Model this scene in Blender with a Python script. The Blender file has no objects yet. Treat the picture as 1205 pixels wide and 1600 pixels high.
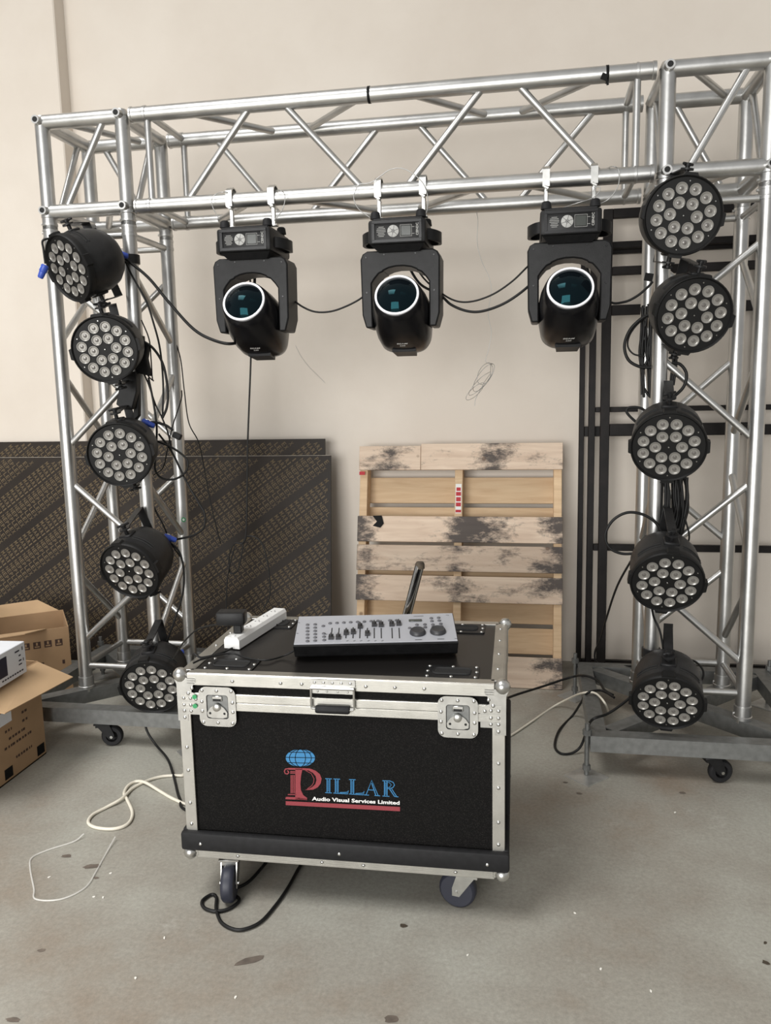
import bpy, bmesh, math, random
from mathutils import Vector, Matrix, Euler
random.seed(7)
V = Vector
# ------------------------------------------------------------------ camera, world, lights
scene = bpy.context.scene
COL = scene.collection
CAM = V((1.61324, -3.20261, 1.47128)); YAW, PIT, ROL, FPX = 0.177518, 0.150352, -0.021025, 1263.07
_fw = V((-math.sin(YAW)*math.cos(PIT), math.cos(YAW)*math.cos(PIT), -math.sin(PIT)))
_r = V((math.cos(YAW), math.sin(YAW), 0)); _u = _r.cross(_fw)
_r2 = _r*math.cos(ROL) + _u*math.sin(ROL); _u2 = _u*math.cos(ROL) - _r*math.sin(ROL)
cd = bpy.data.cameras.new('camera'); cam = bpy.data.objects.new('camera', cd); COL.objects.link(cam)
cd.sensor_fit = 'VERTICAL'; cd.sensor_height = 36; cd.lens = FPX/1600*36; cd.clip_start = .05
_m = Matrix((( _r2.x, _u2.x, -_fw.x), (_r2.y, _u2.y, -_fw.y), (_r2.z, _u2.z, -_fw.z))).to_4x4()
_m.translation = CAM; cam.matrix_world = _m
scene.camera = cam
w = bpy.data.worlds.new('world'); scene.world = w; w.use_nodes = True
w.node_tree.nodes['Background'].inputs[0].default_value = (1, .985, .96, 1)
w.node_tree.nodes['Background'].inputs[1].default_value = .41
def area(name, loc, target, sx, sy, power, col=(1, 1, 1)):
    d = bpy.data.lights.new(name, 'AREA'); d.shape = 'RECTANGLE'; d.size = sx; d.size_y = sy; d.energy = power; d.color = col
    o = bpy.data.objects.new(name, d); COL.objects.link(o); o.location = loc
    o.rotation_euler = (V(target)-V(loc)).to_track_quat('-Z', 'Y').to_euler(); return o
for q in (area('skylight', (-1.7, -3.5, 6.8), (-1.6, -3.2, 0), 3.0, 3.0, 200, (1, .985, .96)), area('skylight.001', (3.6, -5.0, 6.8), (3.6, -4.8, 0), 2.6, 2.6, 8, (1, .985, .96))):
    q.data.spread = math.radians(105)       # narrowed cone, added to keep skylight off the upper wall
area('door_daylight', (-.9, -10.0, 1.9), (1.1, .6, 1.1), 5.5, 3.6, 700, (1, .99, .97))
vs = scene.view_settings
vs.view_transform = 'Standard'; vs.look = 'None'; vs.exposure = .1; vs.gamma = 1; vs.use_curve_mapping = False

# ------------------------------------------------------------------ pixel helpers (direction only; depth from what a thing touches)
def ray(px, py): return _fw + _r2*((px-602.5)/FPX) - _u2*((py-800)/FPX)
def aty(px, py, y): d = ray(px, py); return CAM + d*((y-CAM.y)/d.y)
def atz(px, py, z): d = ray(px, py); return CAM + d*((z-CAM.z)/d.z)
def hit(px, py, p, n): d = ray(px, py); return CAM + d*((p-CAM).dot(n)/d.dot(n))

# ------------------------------------------------------------------ materials
def new_mat(name):
    m = bpy.data.materials.new(name); m.use_nodes = True; nt = m.node_tree
    return m, nt, nt.nodes['Principled BSDF']
def nd(nt, t, **k):
    n = nt.nodes.new(t)
    for a, b in k.items():
        if a in n.inputs: n.inputs[a].default_value = b
        else: setattr(n, a, b)
    return n
def plain(name, col, rough=.5, metal=0, nscale=0, namt=0, bump=0, bscale=200, spec=None, coat=0):
    m, nt, p = new_mat(name)
    p.inputs['Roughness'].default_value = rough; p.inputs['Metallic'].default_value = metal
    p.inputs['Base Color'].default_value = (*col, 1)
    if spec is not None: p.inputs['Specular IOR Level'].default_value = spec
    if coat: p.inputs['Coat Weight'].default_value = coat
    if nscale:
        tc = nd(nt, 'ShaderNodeTexCoord'); n = nd(nt, 'ShaderNodeTexNoise', Scale=nscale, Detail=6.0)
        nt.links.new(tc.outputs['Object'], n.inputs['Vector'])
        r = nd(nt, 'ShaderNodeValToRGB')
        r.color_ramp.elements[0].position = .3; r.color_ramp.elements[1].position = .7
        r.color_ramp.elements[0].color = (*[max(0, c*(1-namt)) for c in col], 1)
        r.color_ramp.elements[1].color = (*[min(1, c*(1+namt)) for c in col], 1)
        nt.links.new(n.outputs['Fac'], r.inputs[0]); nt.links.new(r.outputs[0], p.inputs['Base Color'])
    if bump:
        tc = nd(nt, 'ShaderNodeTexCoord'); n2 = nd(nt, 'ShaderNodeTexNoise', Scale=float(bscale), Detail=3.0)
        nt.links.new(tc.outputs['Object'], n2.inputs['Vector'])
        b = nd(nt, 'ShaderNodeBump', Strength=bump, Distance=.002)
        nt.links.new(n2.outputs['Fac'], b.inputs['Height']); nt.links.new(b.outputs[0], p.inputs['Normal'])
    return m
M = {}
M['alu'] = plain('aluminium', (.55, .55, .54), .37, 1, 9, .14, .12, 60)
M['alu_trim'] = plain('aluminium_trim', (.50, .49, .455), .42, 1, 14, .10)
M['galv'] = plain('galvanised_steel', (.20, .205, .20), .45, .7, 40, .14, .15, 90)
M['zinc'] = plain('zinc_steel', (.60, .60, .58), .28, 1, 30, .12)
M['chrome'] = plain('chrome', (.55, .54, .53), .08, 1)
M['dark_hole'] = plain('dark_hole', (.01, .01, .01), .8)
M['blackplastic'] = plain('black_plastic', (.011, .011, .0115), .45, 0, 40, .25, .15, 300, spec=.25)
M['blackcast'] = plain('black_cast_metal', (.016, .016, .0165), .42, 0, 30, .25, .18, 260, spec=.25)
M['blackgloss'] = plain('black_gloss', (.005, .005, .006), .26, 0, spec=.3)
M['blackface'] = plain('black_lamp_face', (.007, .007, .007), .55, spec=.25)
M['rubber'] = plain('black_rubber', (.013, .013, .014), .6, 0, 60, .2, spec=.25)
M['wheelrubber'] = plain('blue_black_wheel', (.02, .022, .035), .5)
M['cable'] = plain('black_cable', (.008, .008, .008), .5, spec=.3)
M['whitecable'] = plain('white_cable', (.70, .66, .56), .5)
M['steelcable'] = plain('steel_cable', (.45, .45, .44), .4, .8)
M['black_tape'] = plain('black_tape', (.006, .006, .006), .6, spec=.15)
M['plate'] = plain('bright_plate', (.50, .50, .48), .42, .7, 30, .15)
M['whitering'] = plain('white_ring', (.85, .85, .88), .35)
M['whiteplastic'] = plain('white_plastic', (.85, .85, .84), .35)
M['printwhite'] = plain('print_white', (.75, .75, .73), .6)
M['printgrey'] = plain('print_grey', (.40, .40, .385), .6)
M['screen'] = plain('display_screen', (.05, .055, .05), .15)
M['logoblue'] = plain('logo_blue', (.03, .19, .40), .6)
M['logored'] = plain('logo_red', (.235, .028, .038), .6)
M['greensticker'] = plain('green_sticker', (.03, .28, .10), .5)
M['bluepl'] = plain('blue_connector', (.035, .08, .42), .4)
M['facesilver'] = plain('silver_faceplate', (.42, .43, .465), .4, .25)
M['fadergrey'] = plain('dark_knob', (.03, .03, .033), .45)
M['btn'] = plain('grey_button', (.10, .10, .11), .5)
M['blacksteel'] = plain('black_painted_steel', (.010, .008, .0075), .5, 0, 12, .5, .1, 80, spec=.2)
M['ledge'] = plain('raw_plywood_edge', (.62, .56, .48), .8, 0, 60, .2)
M['plyprint'] = plain('plywood_print', (.125, .092, .054), .6, spec=.2)
M['cardprint'] = plain('cardboard_print', (.055, .028, .02), .8)
M['whitecard'] = plain('white_card', (.72, .74, .78), .55)
M['navyprint'] = plain('navy_print', (.012, .012, .03), .5)
M['redprint'] = plain('red_print', (.45, .03, .04), .7)
M['leaf'] = plain('dry_leaf', (.06, .045, .03), .8, 0, 50, .4)
M['chip'] = plain('white_chip', (.8, .78, .72), .7)
M['stain'] = plain('floor_stain', (.13, .105, .085), .75, 0, 25, .3)

def plaster():
    m, nt, p = new_mat('cream_plaster'); L = nt.links.new
    tc = nd(nt, 'ShaderNodeTexCoord')
    n = nd(nt, 'ShaderNodeTexNoise', Scale=1.3, Detail=8.0, Roughness=.6); L(tc.outputs['Object'], n.inputs['Vector'])
    r = nd(nt, 'ShaderNodeValToRGB'); r.color_ramp.elements[0].color = (.66, .595, .52, 1); r.color_ramp.elements[1].color = (.72, .66, .585, 1)
    r.color_ramp.elements[0].position = .35; r.color_ramp.elements[1].position = .65
    L(n.outputs['Fac'], r.inputs[0])
    # fine grey scuffs and hairline marks
    mp = nd(nt, 'ShaderNodeMapping'); mp.inputs['Scale'].default_value = (1.2, 1, 3.2); L(tc.outputs['Object'], mp.inputs[0])
    n2 = nd(nt, 'ShaderNodeTexNoise', Scale=6.5, Detail=10.0, Roughness=.62); L(mp.outputs[0], n2.inputs['Vector'])
    r2 = nd(nt, 'ShaderNodeValToRGB'); r2.color_ramp.elements[0].position = .745; r2.color_ramp.elements[1].position = .80
    L(n2.outputs['Fac'], r2.inputs[0])
    mx = nd(nt, 'ShaderNodeMixRGB'); mx.inputs[2].default_value = (.46, .40, .36, 1)
    L(r2.outputs[0], mx.inputs[0]); L(r.outputs[0], mx.inputs[1]); L(mx.outputs[0], p.inputs['Base Color'])
    n3 = nd(nt, 'ShaderNodeTexNoise', Scale=14.0, Detail=8.0); L(tc.outputs['Object'], n3.inputs['Vector'])
    b = nd(nt, 'ShaderNodeBump', Strength=.12, Distance=.01); L(n3.outputs['Fac'], b.inputs['Height']); L(b.outputs[0], p.inputs['Normal'])
    p.inputs['Roughness'].default_value = .75
    return m
M['plaster'] = plaster()
def concrete():
    m, nt, p = new_mat('worn_concrete'); L = nt.links.new
    tc = nd(nt, 'ShaderNodeTexCoord')
    n = nd(nt, 'ShaderNodeTexNoise', Scale=1.1, Detail=9.0, Roughness=.62); L(tc.outputs['Object'], n.inputs['Vector'])
    r = nd(nt, 'ShaderNodeValToRGB'); e = r.color_ramp.elements
    e[0].position = .32; e[0].color = (.235, .186, .140, 1); e[1].position = .60; e[1].color = (.345, .337, .295, 1)
    x = e.new(.47); x.color = (.287, .268, .230, 1)
    L(n.outputs['Fac'], r.inputs[0])
    n2 = nd(nt, 'ShaderNodeTexNoise', Scale=80.0, Detail=6.0, Roughness=.8); L(tc.outputs['Object'], n2.inputs['Vector'])
    mr = nd(nt, 'ShaderNodeMapRange'); mr.inputs[1].default_value = .25; mr.inputs[2].default_value = .75; mr.inputs[3].default_value = .74; mr.inputs[4].default_value = 1.25
    L(n2.outputs['Fac'], mr.inputs[0])
    mu = nd(nt, 'ShaderNodeVectorMath', operation='SCALE'); L(r.outputs[0], mu.inputs[0]); L(mr.outputs[0], mu.inputs['Scale'])
    # pale scuffs
    n3 = nd(nt, 'ShaderNodeTexNoise', Scale=5.0, Detail=9.0, Roughness=.65); L(tc.outputs['Object'], n3.inputs['Vector'])
    r3 = nd(nt, 'ShaderNodeValToRGB'); r3.color_ramp.elements[0].position = .62; r3.color_ramp.elements[1].position = .82; L(n3.outputs['Fac'], r3.inputs[0])
    mx = nd(nt, 'ShaderNodeMixRGB'); mx.inputs[2].default_value = (.42, .41, .37, 1); L(r3.outputs[0], mx.inputs[0]); L(mu.outputs[0], mx.inputs[1])
    L(mx.outputs[0], p.inputs['Base Color'])
    b = nd(nt, 'ShaderNodeBump', Strength=.15, Distance=.004); L(n2.outputs['Fac'], b.inputs['Height']); L(b.outputs[0], p.inputs['Normal'])
    p.inputs['Roughness'].default_value = .55
    return m
M['concrete'] = concrete()
def wood(name, c0, c1, mould=True, ccen=0, camp=.15, cwid=.16):
    m, nt, p = new_mat(name); L = nt.links.new
    tc = nd(nt, 'ShaderNodeTexCoord'); oi = nd(nt, 'ShaderNodeObjectInfo')
    mp = nd(nt, 'ShaderNodeMapping'); mp.inputs['Scale'].default_value = (1.5, 8, 14)
    cmb = nd(nt, 'ShaderNodeVectorMath', operation='SCALE'); cmb.inputs[0].default_value = (31, 17, 23); L(oi.outputs['Random'], cmb.inputs['Scale'])
    ad = nd(nt, 'ShaderNodeVectorMath', operation='ADD'); L(tc.outputs['Object'], ad.inputs[0]); L(cmb.outputs[0], ad.inputs[1])
    L(ad.outputs[0], mp.inputs[0])
    n = nd(nt, 'ShaderNodeTexNoise', Scale=3.0, Detail=8.0, Distortion=.6); L(mp.outputs[0], n.inputs['Vector'])
    r = nd(nt, 'ShaderNodeValToRGB'); r.color_ramp.elements[0].position = .3; r.color_ramp.elements[1].position = .7
    r.color_ramp.elements[0].color = (*c0, 1); r.color_ramp.elements[1].color = (*c1, 1); L(n.outputs['Fac'], r.inputs[0])
    hs = nd(nt, 'ShaderNodeHueSaturation'); mr = nd(nt, 'ShaderNodeMapRange'); mr.inputs[3].default_value = .86; mr.inputs[4].default_value = 1.1
    L(oi.outputs['Random'], mr.inputs[0]); L(mr.outputs[0], hs.inputs['Value']); L(r.outputs[0], hs.inputs['Color'])
    out = hs.outputs[0]
    # small knots
    vo = nd(nt, 'ShaderNodeTexVoronoi', Scale=6.0); L(ad.outputs[0], vo.inputs['Vector'])
    rk = nd(nt, 'ShaderNodeValToRGB'); rk.color_ramp.elements[0].position = .05; rk.color_ramp.elements[0].color = (.75, .75, .75, 1)
    rk.color_ramp.elements[1].position = .09; rk.color_ramp.elements[1].color = (0, 0, 0, 1); L(vo.outputs['Distance'], rk.inputs[0])
    mk = nd(nt, 'ShaderNodeMixRGB'); mk.inputs[2].default_value = (.16, .09, .05, 1); L(rk.outputs[0], mk.inputs[0]); L(out, mk.inputs[1]); out = mk.outputs[0]
    if mould:   # black mould blooming where boards were stacked: near ends and over the middle stringer
        mp2 = nd(nt, 'ShaderNodeMapping'); mp2.inputs['Scale'].default_value = (.7, 1, 1.5); L(ad.outputs[0], mp2.inputs[0])
        n2 = nd(nt, 'ShaderNodeTexNoise', Scale=7.0, Detail=12.0, Roughness=.78); L(mp2.outputs[0], n2.inputs['Vector'])
        sx = nd(nt, 'ShaderNodeSeparateXYZ'); L(tc.outputs['Object'], sx.inputs[0])
        ab = nd(nt, 'ShaderNodeMath', operation='ABSOLUTE'); L(sx.outputs[0], ab.inputs[0])
        sb_ = nd(nt, 'ShaderNodeMath', operation='SUBTRACT'); sb_.inputs[1].default_value = ccen; L(sx.outputs[0], sb_.inputs[0]); ab2 = nd(nt, 'ShaderNodeMath', operation='ABSOLUTE'); L(sb_.outputs[0], ab2.inputs[0])
        en = nd(nt, 'ShaderNodeMapRange'); en.inputs[1].default_value = .33; en.inputs[2].default_value = .52; en.inputs[3].default_value = 0; en.inputs[4].default_value = .20; L(ab.outputs[0], en.inputs[0])
        ce = nd(nt, 'ShaderNodeMapRange'); ce.inputs[1].default_value = .0; ce.inputs[2].default_value = cwid; ce.inputs[3].default_value = camp; ce.inputs[4].default_value = 0; L(ab2.outputs[0], ce.inputs[0])
        a1 = nd(nt, 'ShaderNodeMath', operation='ADD'); L(en.outputs[0], a1.inputs[0]); L(ce.outputs[0], a1.inputs[1])
        a2 = nd(nt, 'ShaderNodeMath', operation='ADD'); L(a1.outputs[0], a2.inputs[0]); L(n2.outputs['Fac'], a2.inputs[1])
        rm = nd(nt, 'ShaderNodeValToRGB'); rm.color_ramp.elements[0].position = .55; rm.color_ramp.elements[1].position = .69
        rm.color_ramp.elements[1].color = (.93, .93, .93, 1); L(a2.outputs[0], rm.inputs[0])
        mm = nd(nt, 'ShaderNodeMixRGB'); mm.inputs[2].default_value = (.048, .042, .042, 1); L(rm.outputs[0], mm.inputs[0]); L(out, mm.inputs[1]); out = mm.outputs[0]
    L(out, p.inputs['Base Color']); p.inputs['Roughness'].default_value = .75
    b = nd(nt, 'ShaderNodeBump', Strength=.25, Distance=.003); L(n.outputs['Fac'], b.inputs['Height']); L(b.outputs[0], p.inputs['Normal'])
    return m
M['wood'] = wood('mouldy_pine', (.60, .455, .345), (.74, .60, .47))
M['wood2'] = wood('mouldy_pine_patch', (.60, .455, .345), (.74, .60, .47), True, .07, .29, .27)
M['woodclean'] = wood('clean_pine', (.58, .40, .24), (.70, .52, .33), False)
def ply_film():
    m, nt, p = new_mat('brown_film_plywood'); L = nt.links.new
    tc = nd(nt, 'ShaderNodeTexCoord'); n = nd(nt, 'ShaderNodeTexNoise', Scale=2.2, Detail=7.0); L(tc.outputs['Object'], n.inputs['Vector'])
    r = nd(nt, 'ShaderNodeValToRGB'); r.color_ramp.elements[0].color = (.017, .013, .0105, 1); r.color_ramp.elements[1].color = (.033, .026, .021, 1)
    r.color_ramp.elements[0].position = .3; r.color_ramp.elements[1].position = .7
    L(n.outputs['Fac'], r.inputs[0]); L(r.outputs[0], p.inputs['Base Color']); p.inputs['Roughness'].default_value = .5; p.inputs['Specular IOR Level'].default_value = .18
    return m
M['plyfilm'] = ply_film()
M['card'] = plain('cardboard', (.36, .23, .125), .8, 0, 6, .10, .1, 50)
M['cardin'] = plain('cardboard_inside', (.46, .31, .175), .8, 0, 6, .08)
def laminate():
    m, nt, p = new_mat('black_speckled_laminate'); L = nt.links.new
    tc = nd(nt, 'ShaderNodeTexCoord'); n = nd(nt, 'ShaderNodeTexNoise', Scale=420.0, Detail=2.0); L(tc.outputs['Object'], n.inputs['Vector'])
    r = nd(nt, 'ShaderNodeValToRGB'); r.color_ramp.elements[0].position = .5; r.color_ramp.elements[0].color = (.0038, .0036, .0035, 1)
    r.color_ramp.elements[1].position = .78; r.color_ramp.elements[1].color = (.018, .0165, .0155, 1)
    L(n.outputs['Fac'], r.inputs[0]); L(r.outputs[0], p.inputs['Base Color']); p.inputs['Roughness'].default_value = .65; p.inputs['Specular IOR Level'].default_value = .1
    b = nd(nt, 'ShaderNodeBump', Strength=.3, Distance=.001); L(n.outputs['Fac'], b.inputs['Height']); L(b.outputs[0], p.inputs['Normal'])
    return m
M['laminate'] = laminate()
M['lidtop'] = plain('black_lid_top', (.010, .009, .0085), .4, spec=.3)
def lensglass():
    m, nt, p = new_mat('coated_front_lens')
    p.inputs['Base Color'].default_value = (.004, .006, .008, 1); p.inputs['Roughness'].default_value = .03
    p.inputs['Specular Tint'].default_value = (.12, .55, .65, 1); p.inputs['Specular IOR Level'].default_value = .22
    return m
M['lens'] = lensglass()
M['cup'] = plain('led_lens', (.29, .28, .26), .28, .35)
M['ledeye'] = plain('led_eye', (.16, .15, .14), .2, .2)
def clear():
    m, nt, p = new_mat('clear_plastic_strip')
    p.inputs['Base Color'].default_value = (.8, .79, .75, 1); p.inputs['Roughness'].default_value = .2; p.inputs['Alpha'].default_value = .45
    return m
M['clear'] = clear()

# ------------------------------------------------------------------ mesh helpers
class MB:
    def __init__(s): s.v = []; s.f = []; s.mi = []; s.cur = 0
    def add(s, vs, fs, mat=None):
        b = len(s.v)
        s.v += [tuple((mat @ V(p)) if mat else p) for p in vs]
        s.f += [tuple(i+b for i in f) for f in fs]; s.mi += [s.cur]*len(fs); return s
    def box(s, c, d, rot=None, bev=0, seg=1):
        x, y, z = d[0]/2, d[1]/2, d[2]/2
        mat = Matrix.Translation(V(c)) @ (rot.to_4x4() if rot else Matrix())
        if not bev:
            return s.add([(-x,-y,-z),(x,-y,-z),(x,y,-z),(-x,y,-z),(-x,-y,z),(x,-y,z),(x,y,z),(-x,y,z)],
                         [(0,3,2,1),(4,5,6,7),(0,1,5,4),(1,2,6,5),(2,3,7,6),(3,0,4,7)], mat)
        bm = bmesh.new(); bmesh.ops.create_cube(bm, size=1)
        for v in bm.verts: v.co = (v.co.x*d[0], v.co.y*d[1], v.co.z*d[2])
        bmesh.ops.bevel(bm, geom=bm.edges[:], offset=bev, segments=seg, affect='EDGES', profile=.5)
        bm.verts.index_update(); s.add([v.co[:] for v in bm.verts], [[v.index for v in f.verts] for f in bm.faces], mat); bm.free(); return s
    def tube(s, p0, p1, r, n=14, r1=None, cap=True):
        p0, p1 = V(p0), V(p1); q = (p1-p0).to_track_quat('Z', 'Y').to_matrix(); r1 = r if r1 is None else r1
        vs = []
        for p, rr in ((p0, r), (p1, r1)):
            vs += [tuple(p + q @ V((math.cos(2*math.pi*i/n)*rr, math.sin(2*math.pi*i/n)*rr, 0))) for i in range(n)]
        fs = [(i, (i+1) % n, n+(i+1) % n, n+i) for i in range(n)]
        if cap: fs += [tuple(range(n))[::-1], tuple(range(n, 2*n))]
        return s.add(vs, fs)
    def path(s, pts, r, n=8, closed=False):
        pts = [V(p) for p in pts]; k = len(pts); vs = []; up = None
        for i, p in enumerate(pts):
            a = pts[(i-1) % k] if (closed or i > 0) else p; b = pts[(i+1) % k] if (closed or i < k-1) else p
            t = (b-a).normalized()
            if up is None: up = V((0, 0, 1)) if abs(t.z) < .9 else V((1, 0, 0))
            sd = t.cross(up)
            if sd.length < 1e-4: sd = t.orthogonal()
            sd.normalize(); up = sd.cross(t).normalized()
            vs += [tuple(p + sd*(math.cos(2*math.pi*j/n)*r) + up*(math.sin(2*math.pi*j/n)*r)) for j in range(n)]
        fs = []
        for i in range(k if closed else k-1):
            for j in range(n):
                a, b = i*n+j, i*n+(j+1) % n; c, d = ((i+1) % k)*n+(j+1) % n, ((i+1) % k)*n+j
                fs.append((a, b, c, d))
        if not closed: fs += [tuple(range(n))[::-1], tuple(range((k-1)*n, k*n))]
        return s.add(vs, fs)
    def lathe(s, prof, n=24, mat=None):            # prof (axis position along local Z, radius)
        vs = []; fs = []; rows = []
        for z, r in prof:
            if r < 1e-6: rows.append([len(vs)]); vs.append((0, 0, z))
            else:
                rows.append(list(range(len(vs), len(vs)+n))); vs += [(math.cos(2*math.pi*i/n)*r, math.sin(2*math.pi*i/n)*r, z) for i in range(n)]
        for a, b in zip(rows, rows[1:]):
            for i in range(n):
                j = (i+1) % n
                if len(a) == 1 and len(b) == 1: continue
                if len(a) == 1: fs.append((a[0], b[j], b[i]))
                elif len(b) == 1: fs.append((a[i], a[j], b[0]))
                else: fs.append((a[i], a[j], b[j], b[i]))
        for row, rev in ((rows[0], True), (rows[-1], False)):
            if len(row) > 1: fs.append(tuple(row[::-1] if rev else row))
        return s.add(vs, fs, mat)
    def prism(s, poly, d, mat=None, inset=0):      # poly in local XY, extruded 0..d along Z
        n = len(poly)
        vs = [(x, y, 0) for x, y in poly] + [(x, y, d) for x, y in poly]
        fs = [tuple(range(n))[::-1], tuple(range(n, 2*n))] + [(i, (i+1) % n, n+(i+1) % n, n+i) for i in range(n)]
        return s.add(vs, fs, mat)
    def loft(s, rings, cap=True):
        n = len(rings[0]); vs = [tuple(p) for r in rings for p in r]; fs = []
        for k in range(len(rings)-1):
            fs += [(k*n+i, k*n+(i+1) % n, (k+1)*n+(i+1) % n, (k+1)*n+i) for i in range(n)]
        if cap: fs += [tuple(range(n))[::-1], tuple(range((len(rings)-1)*n, len(rings)*n))]
        return s.add(vs, fs)
    def mesh(s, name, mats, smooth=40):
        me = bpy.data.meshes.new(name); me.from_pydata(s.v, [], s.f)
        for m in (mats if isinstance(mats, (list, tuple)) else [mats]): me.materials.append(M[m])
        bm = bmesh.new(); bm.from_mesh(me); bmesh.ops.recalc_face_normals(bm, faces=bm.faces[:]); bm.to_mesh(me); bm.free()
        if len(set(s.mi)) > 1: me.polygons.foreach_set('material_index', s.mi)
        if smooth:
            me.polygons.foreach_set('use_smooth', [True]*len(me.polygons)); me.set_sharp_from_angle(angle=math.radians(smooth))
        me.update(); return me
    def build(s, name, mats, parent=None, smooth=40): return link(name, s.mesh(name, mats, smooth), parent)
def link(name, me, parent=None, mat=None):
    o = bpy.data.objects.new(name, me); COL.objects.link(o)
    if parent: o.parent = parent
    if mat is not None: o.matrix_local = mat
    return o
def tag(o, label, cat, group=None, kind=None):
    o['label'] = label
    if cat: o['category'] = cat
    if group: o['group'] = group
    if kind: o['kind'] = kind
    return o
def empty(name, mat, label, cat, group=None):
    o = bpy.data.objects.new(name, None); COL.objects.link(o); o.empty_display_size = .05; o.matrix_world = mat
    return tag(o, label, cat, group)
T = Matrix.Translation
def spline(pts, k=8):
    pts = [V(p) for p in pts]; P = [pts[0]*2-pts[1]]+pts+[pts[-1]*2-pts[-2]]; out = []
    for i in range(1, len(P)-2):
        a, b, c, d = P[i-1], P[i], P[i+1], P[i+2]
        for j in range(k):
            t = j/k; out.append(.5*((2*b)+(c-a)*t+(2*a-5*b+4*c-d)*t*t+(3*b-a-3*c+d)*t**3))
    out.append(pts[-1]); return out
def stroke(mb, pts, wd, d=.0004, closed=False, mat=None):       # flat line of print in local XY
    n = len(pts); L_, R_ = [], []
    for i in range(n):
        a = V(pts[(i-1) % n]) if closed or i else V(pts[i]); b = V(pts[(i+1) % n]) if closed or i < n-1 else V(pts[i])
        t = (b-a).normalized() if (b-a).length > 1e-9 else V((1, 0)); nn = V((-t.y, t.x))*wd/2
        L_.append(V(pts[i])+nn); R_.append(V(pts[i])-nn)
    for i in range(n if closed else n-1):
        j = (i+1) % n; mb.add([(*L_[i], d), (*R_[i], d), (*R_[j], d), (*L_[j], d)], [(0, 1, 2, 3)], mat)
def text_mesh(txt, bold=0, res=2):
    cu = bpy.data.curves.new('lettering', 'FONT'); cu.body = txt; cu.resolution_u = res; cu.offset = bold
    o = bpy.data.objects.new('lettering', cu); COL.objects.link(o)
    dg = bpy.context.evaluated_depsgraph_get(); me = o.evaluated_get(dg).to_mesh()
    vs = [v.co[:] for v in me.vertices]; fs = [tuple(p.vertices) for p in me.polygons]
    o.evaluated_get(dg).to_mesh_clear(); bpy.data.objects.remove(o); bpy.data.curves.remove(cu)
    return vs, fs

# ------------------------------------------------------------------ setting
WALL = 1.10
fl = MB().add([(-9, -11, 0), (9, -11, 0), (9, WALL+.2, 0), (-9, WALL+.2, 0)], [(0, 1, 2, 3)]).build('floor', 'concrete', None, 0)
tag(fl, 'worn grey brown concrete floor', 'floor', kind='structure')
wl = MB().box((0, WALL+.1, 3.6), (18, .2, 7.2)).build('wall_back', 'plaster', None, 0)
tag(wl, 'cream painted plaster wall behind the truss', 'wall', kind='structure')
PX = -.845
pl = MB().box((PX-.5, WALL-.03, 3.6), (1.0, .14, 7.2), bev=.006).build('wall_left', 'plaster', None, 0)
tag(pl, 'cream painted wall column standing proud of the wall', 'wall', kind='structure')
def stain(px, py, rx, ry, a):
    c = atz(px, py, 0); mb = MB(); n = 14
    ring = [(c.x+math.cos(a)*rx*q*math.cos(t)-math.sin(a)*ry*q*math.sin(t), c.y+math.sin(a)*rx*q*math.cos(t)+math.cos(a)*ry*q*math.sin(t), .0008)
            for t, q in ((2*math.pi*i/n, random.uniform(.75, 1.15)) for i in range(n))]
    mb.add(ring, [tuple(range(n))]); mb.build('floor_stain', 'stain', fl, 0)
for s_ in ((143, 1354, .03, .014, .3), (104, 1338, .018, .010, .1), (390, 1501, .045, .013, .5), (150, 1372, .010, .006, 0), (65, 1485, .012, .006, .2),
           (20, 1594, .02, .008, 0), (1067, 1239, .012, .009, 0), (905, 1240, .012, .008, 0), (884, 1223, .010, .006, 0), (612, 1592, .02, .014, 0)): stain(*s_)

# ------------------------------------------------------------------ truss
A_, BL, Z0, ZB, ZT = .35, 2.0913, .17, 2.224, 2.574
RC, RB = .029, .0135
NODE = [(.252, .543), (.667, .989), (1.139, 1.445), (1.557, 1.872)]
ITEM = {}
def unit_tube(r, ln, n):
    k = (round(r, 5), round(ln, 4), n)
    if k not in ITEM: ITEM[k] = MB().tube((0, 0, 0), (0, 0, ln), r, n).mesh('tube', 'alu')
    return ITEM[k]
def member(name, p0, p1, r, parent, n=14):
    p0, p1 = V(p0), V(p1); d = p1-p0
    return link(name, unit_tube(r, d.length, n), parent, T(p0) @ d.to_track_quat('Z', 'Y').to_matrix().to_4x4())
def collar(p, axis, parent):
    if 'collar' not in ITEM:
        ITEM['collar'] = MB().lathe([(-.034, RC), (-.034, RC+.0025), (-.026, RC+.0025), (-.024, RC+.0005), (.02, RC+.0005), (.022, RC+.0025), (.034, RC+.0025), (.034, RC)], 20).tube((RC-.002, 0, 0), (RC+.008, 0, 0), .005, 8).mesh('collar', 'alu')
    q = V(axis).to_track_quat('Z', 'Y').to_matrix().to_4x4(); link('collar', ITEM['collar'], parent, T(V(p)) @ q)
def segment(root, corners, axis, length, e0, e1):
    """corners: 4 chord offsets in rotation order; the zigzag of face k (chord k to k+1) starts on chord k."""
    ax = V(axis); sc = length/BL
    for c in corners:
        c = V(c); member('chord', c+ax*e0, c+ax*(length-e1), RC, root, 22)
        collar(c+ax*(e0+.02), ax, root); collar(c+ax*(length-e1-.02), ax, root)
    for k in range(4):
        a, b = V(corners[k]), V(corners[(k+1) % 4])
        for s in (.109, BL-.105): member('strut', a+ax*s*sc, b+ax*s*sc, RB, root)
        for i, (s0, s1) in enumerate(NODE):
            p, q = (a, b) if i % 2 == 0 else (b, a)
            member('brace', p+ax*s0*sc, q+ax*s1*sc, RB, root)
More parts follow.
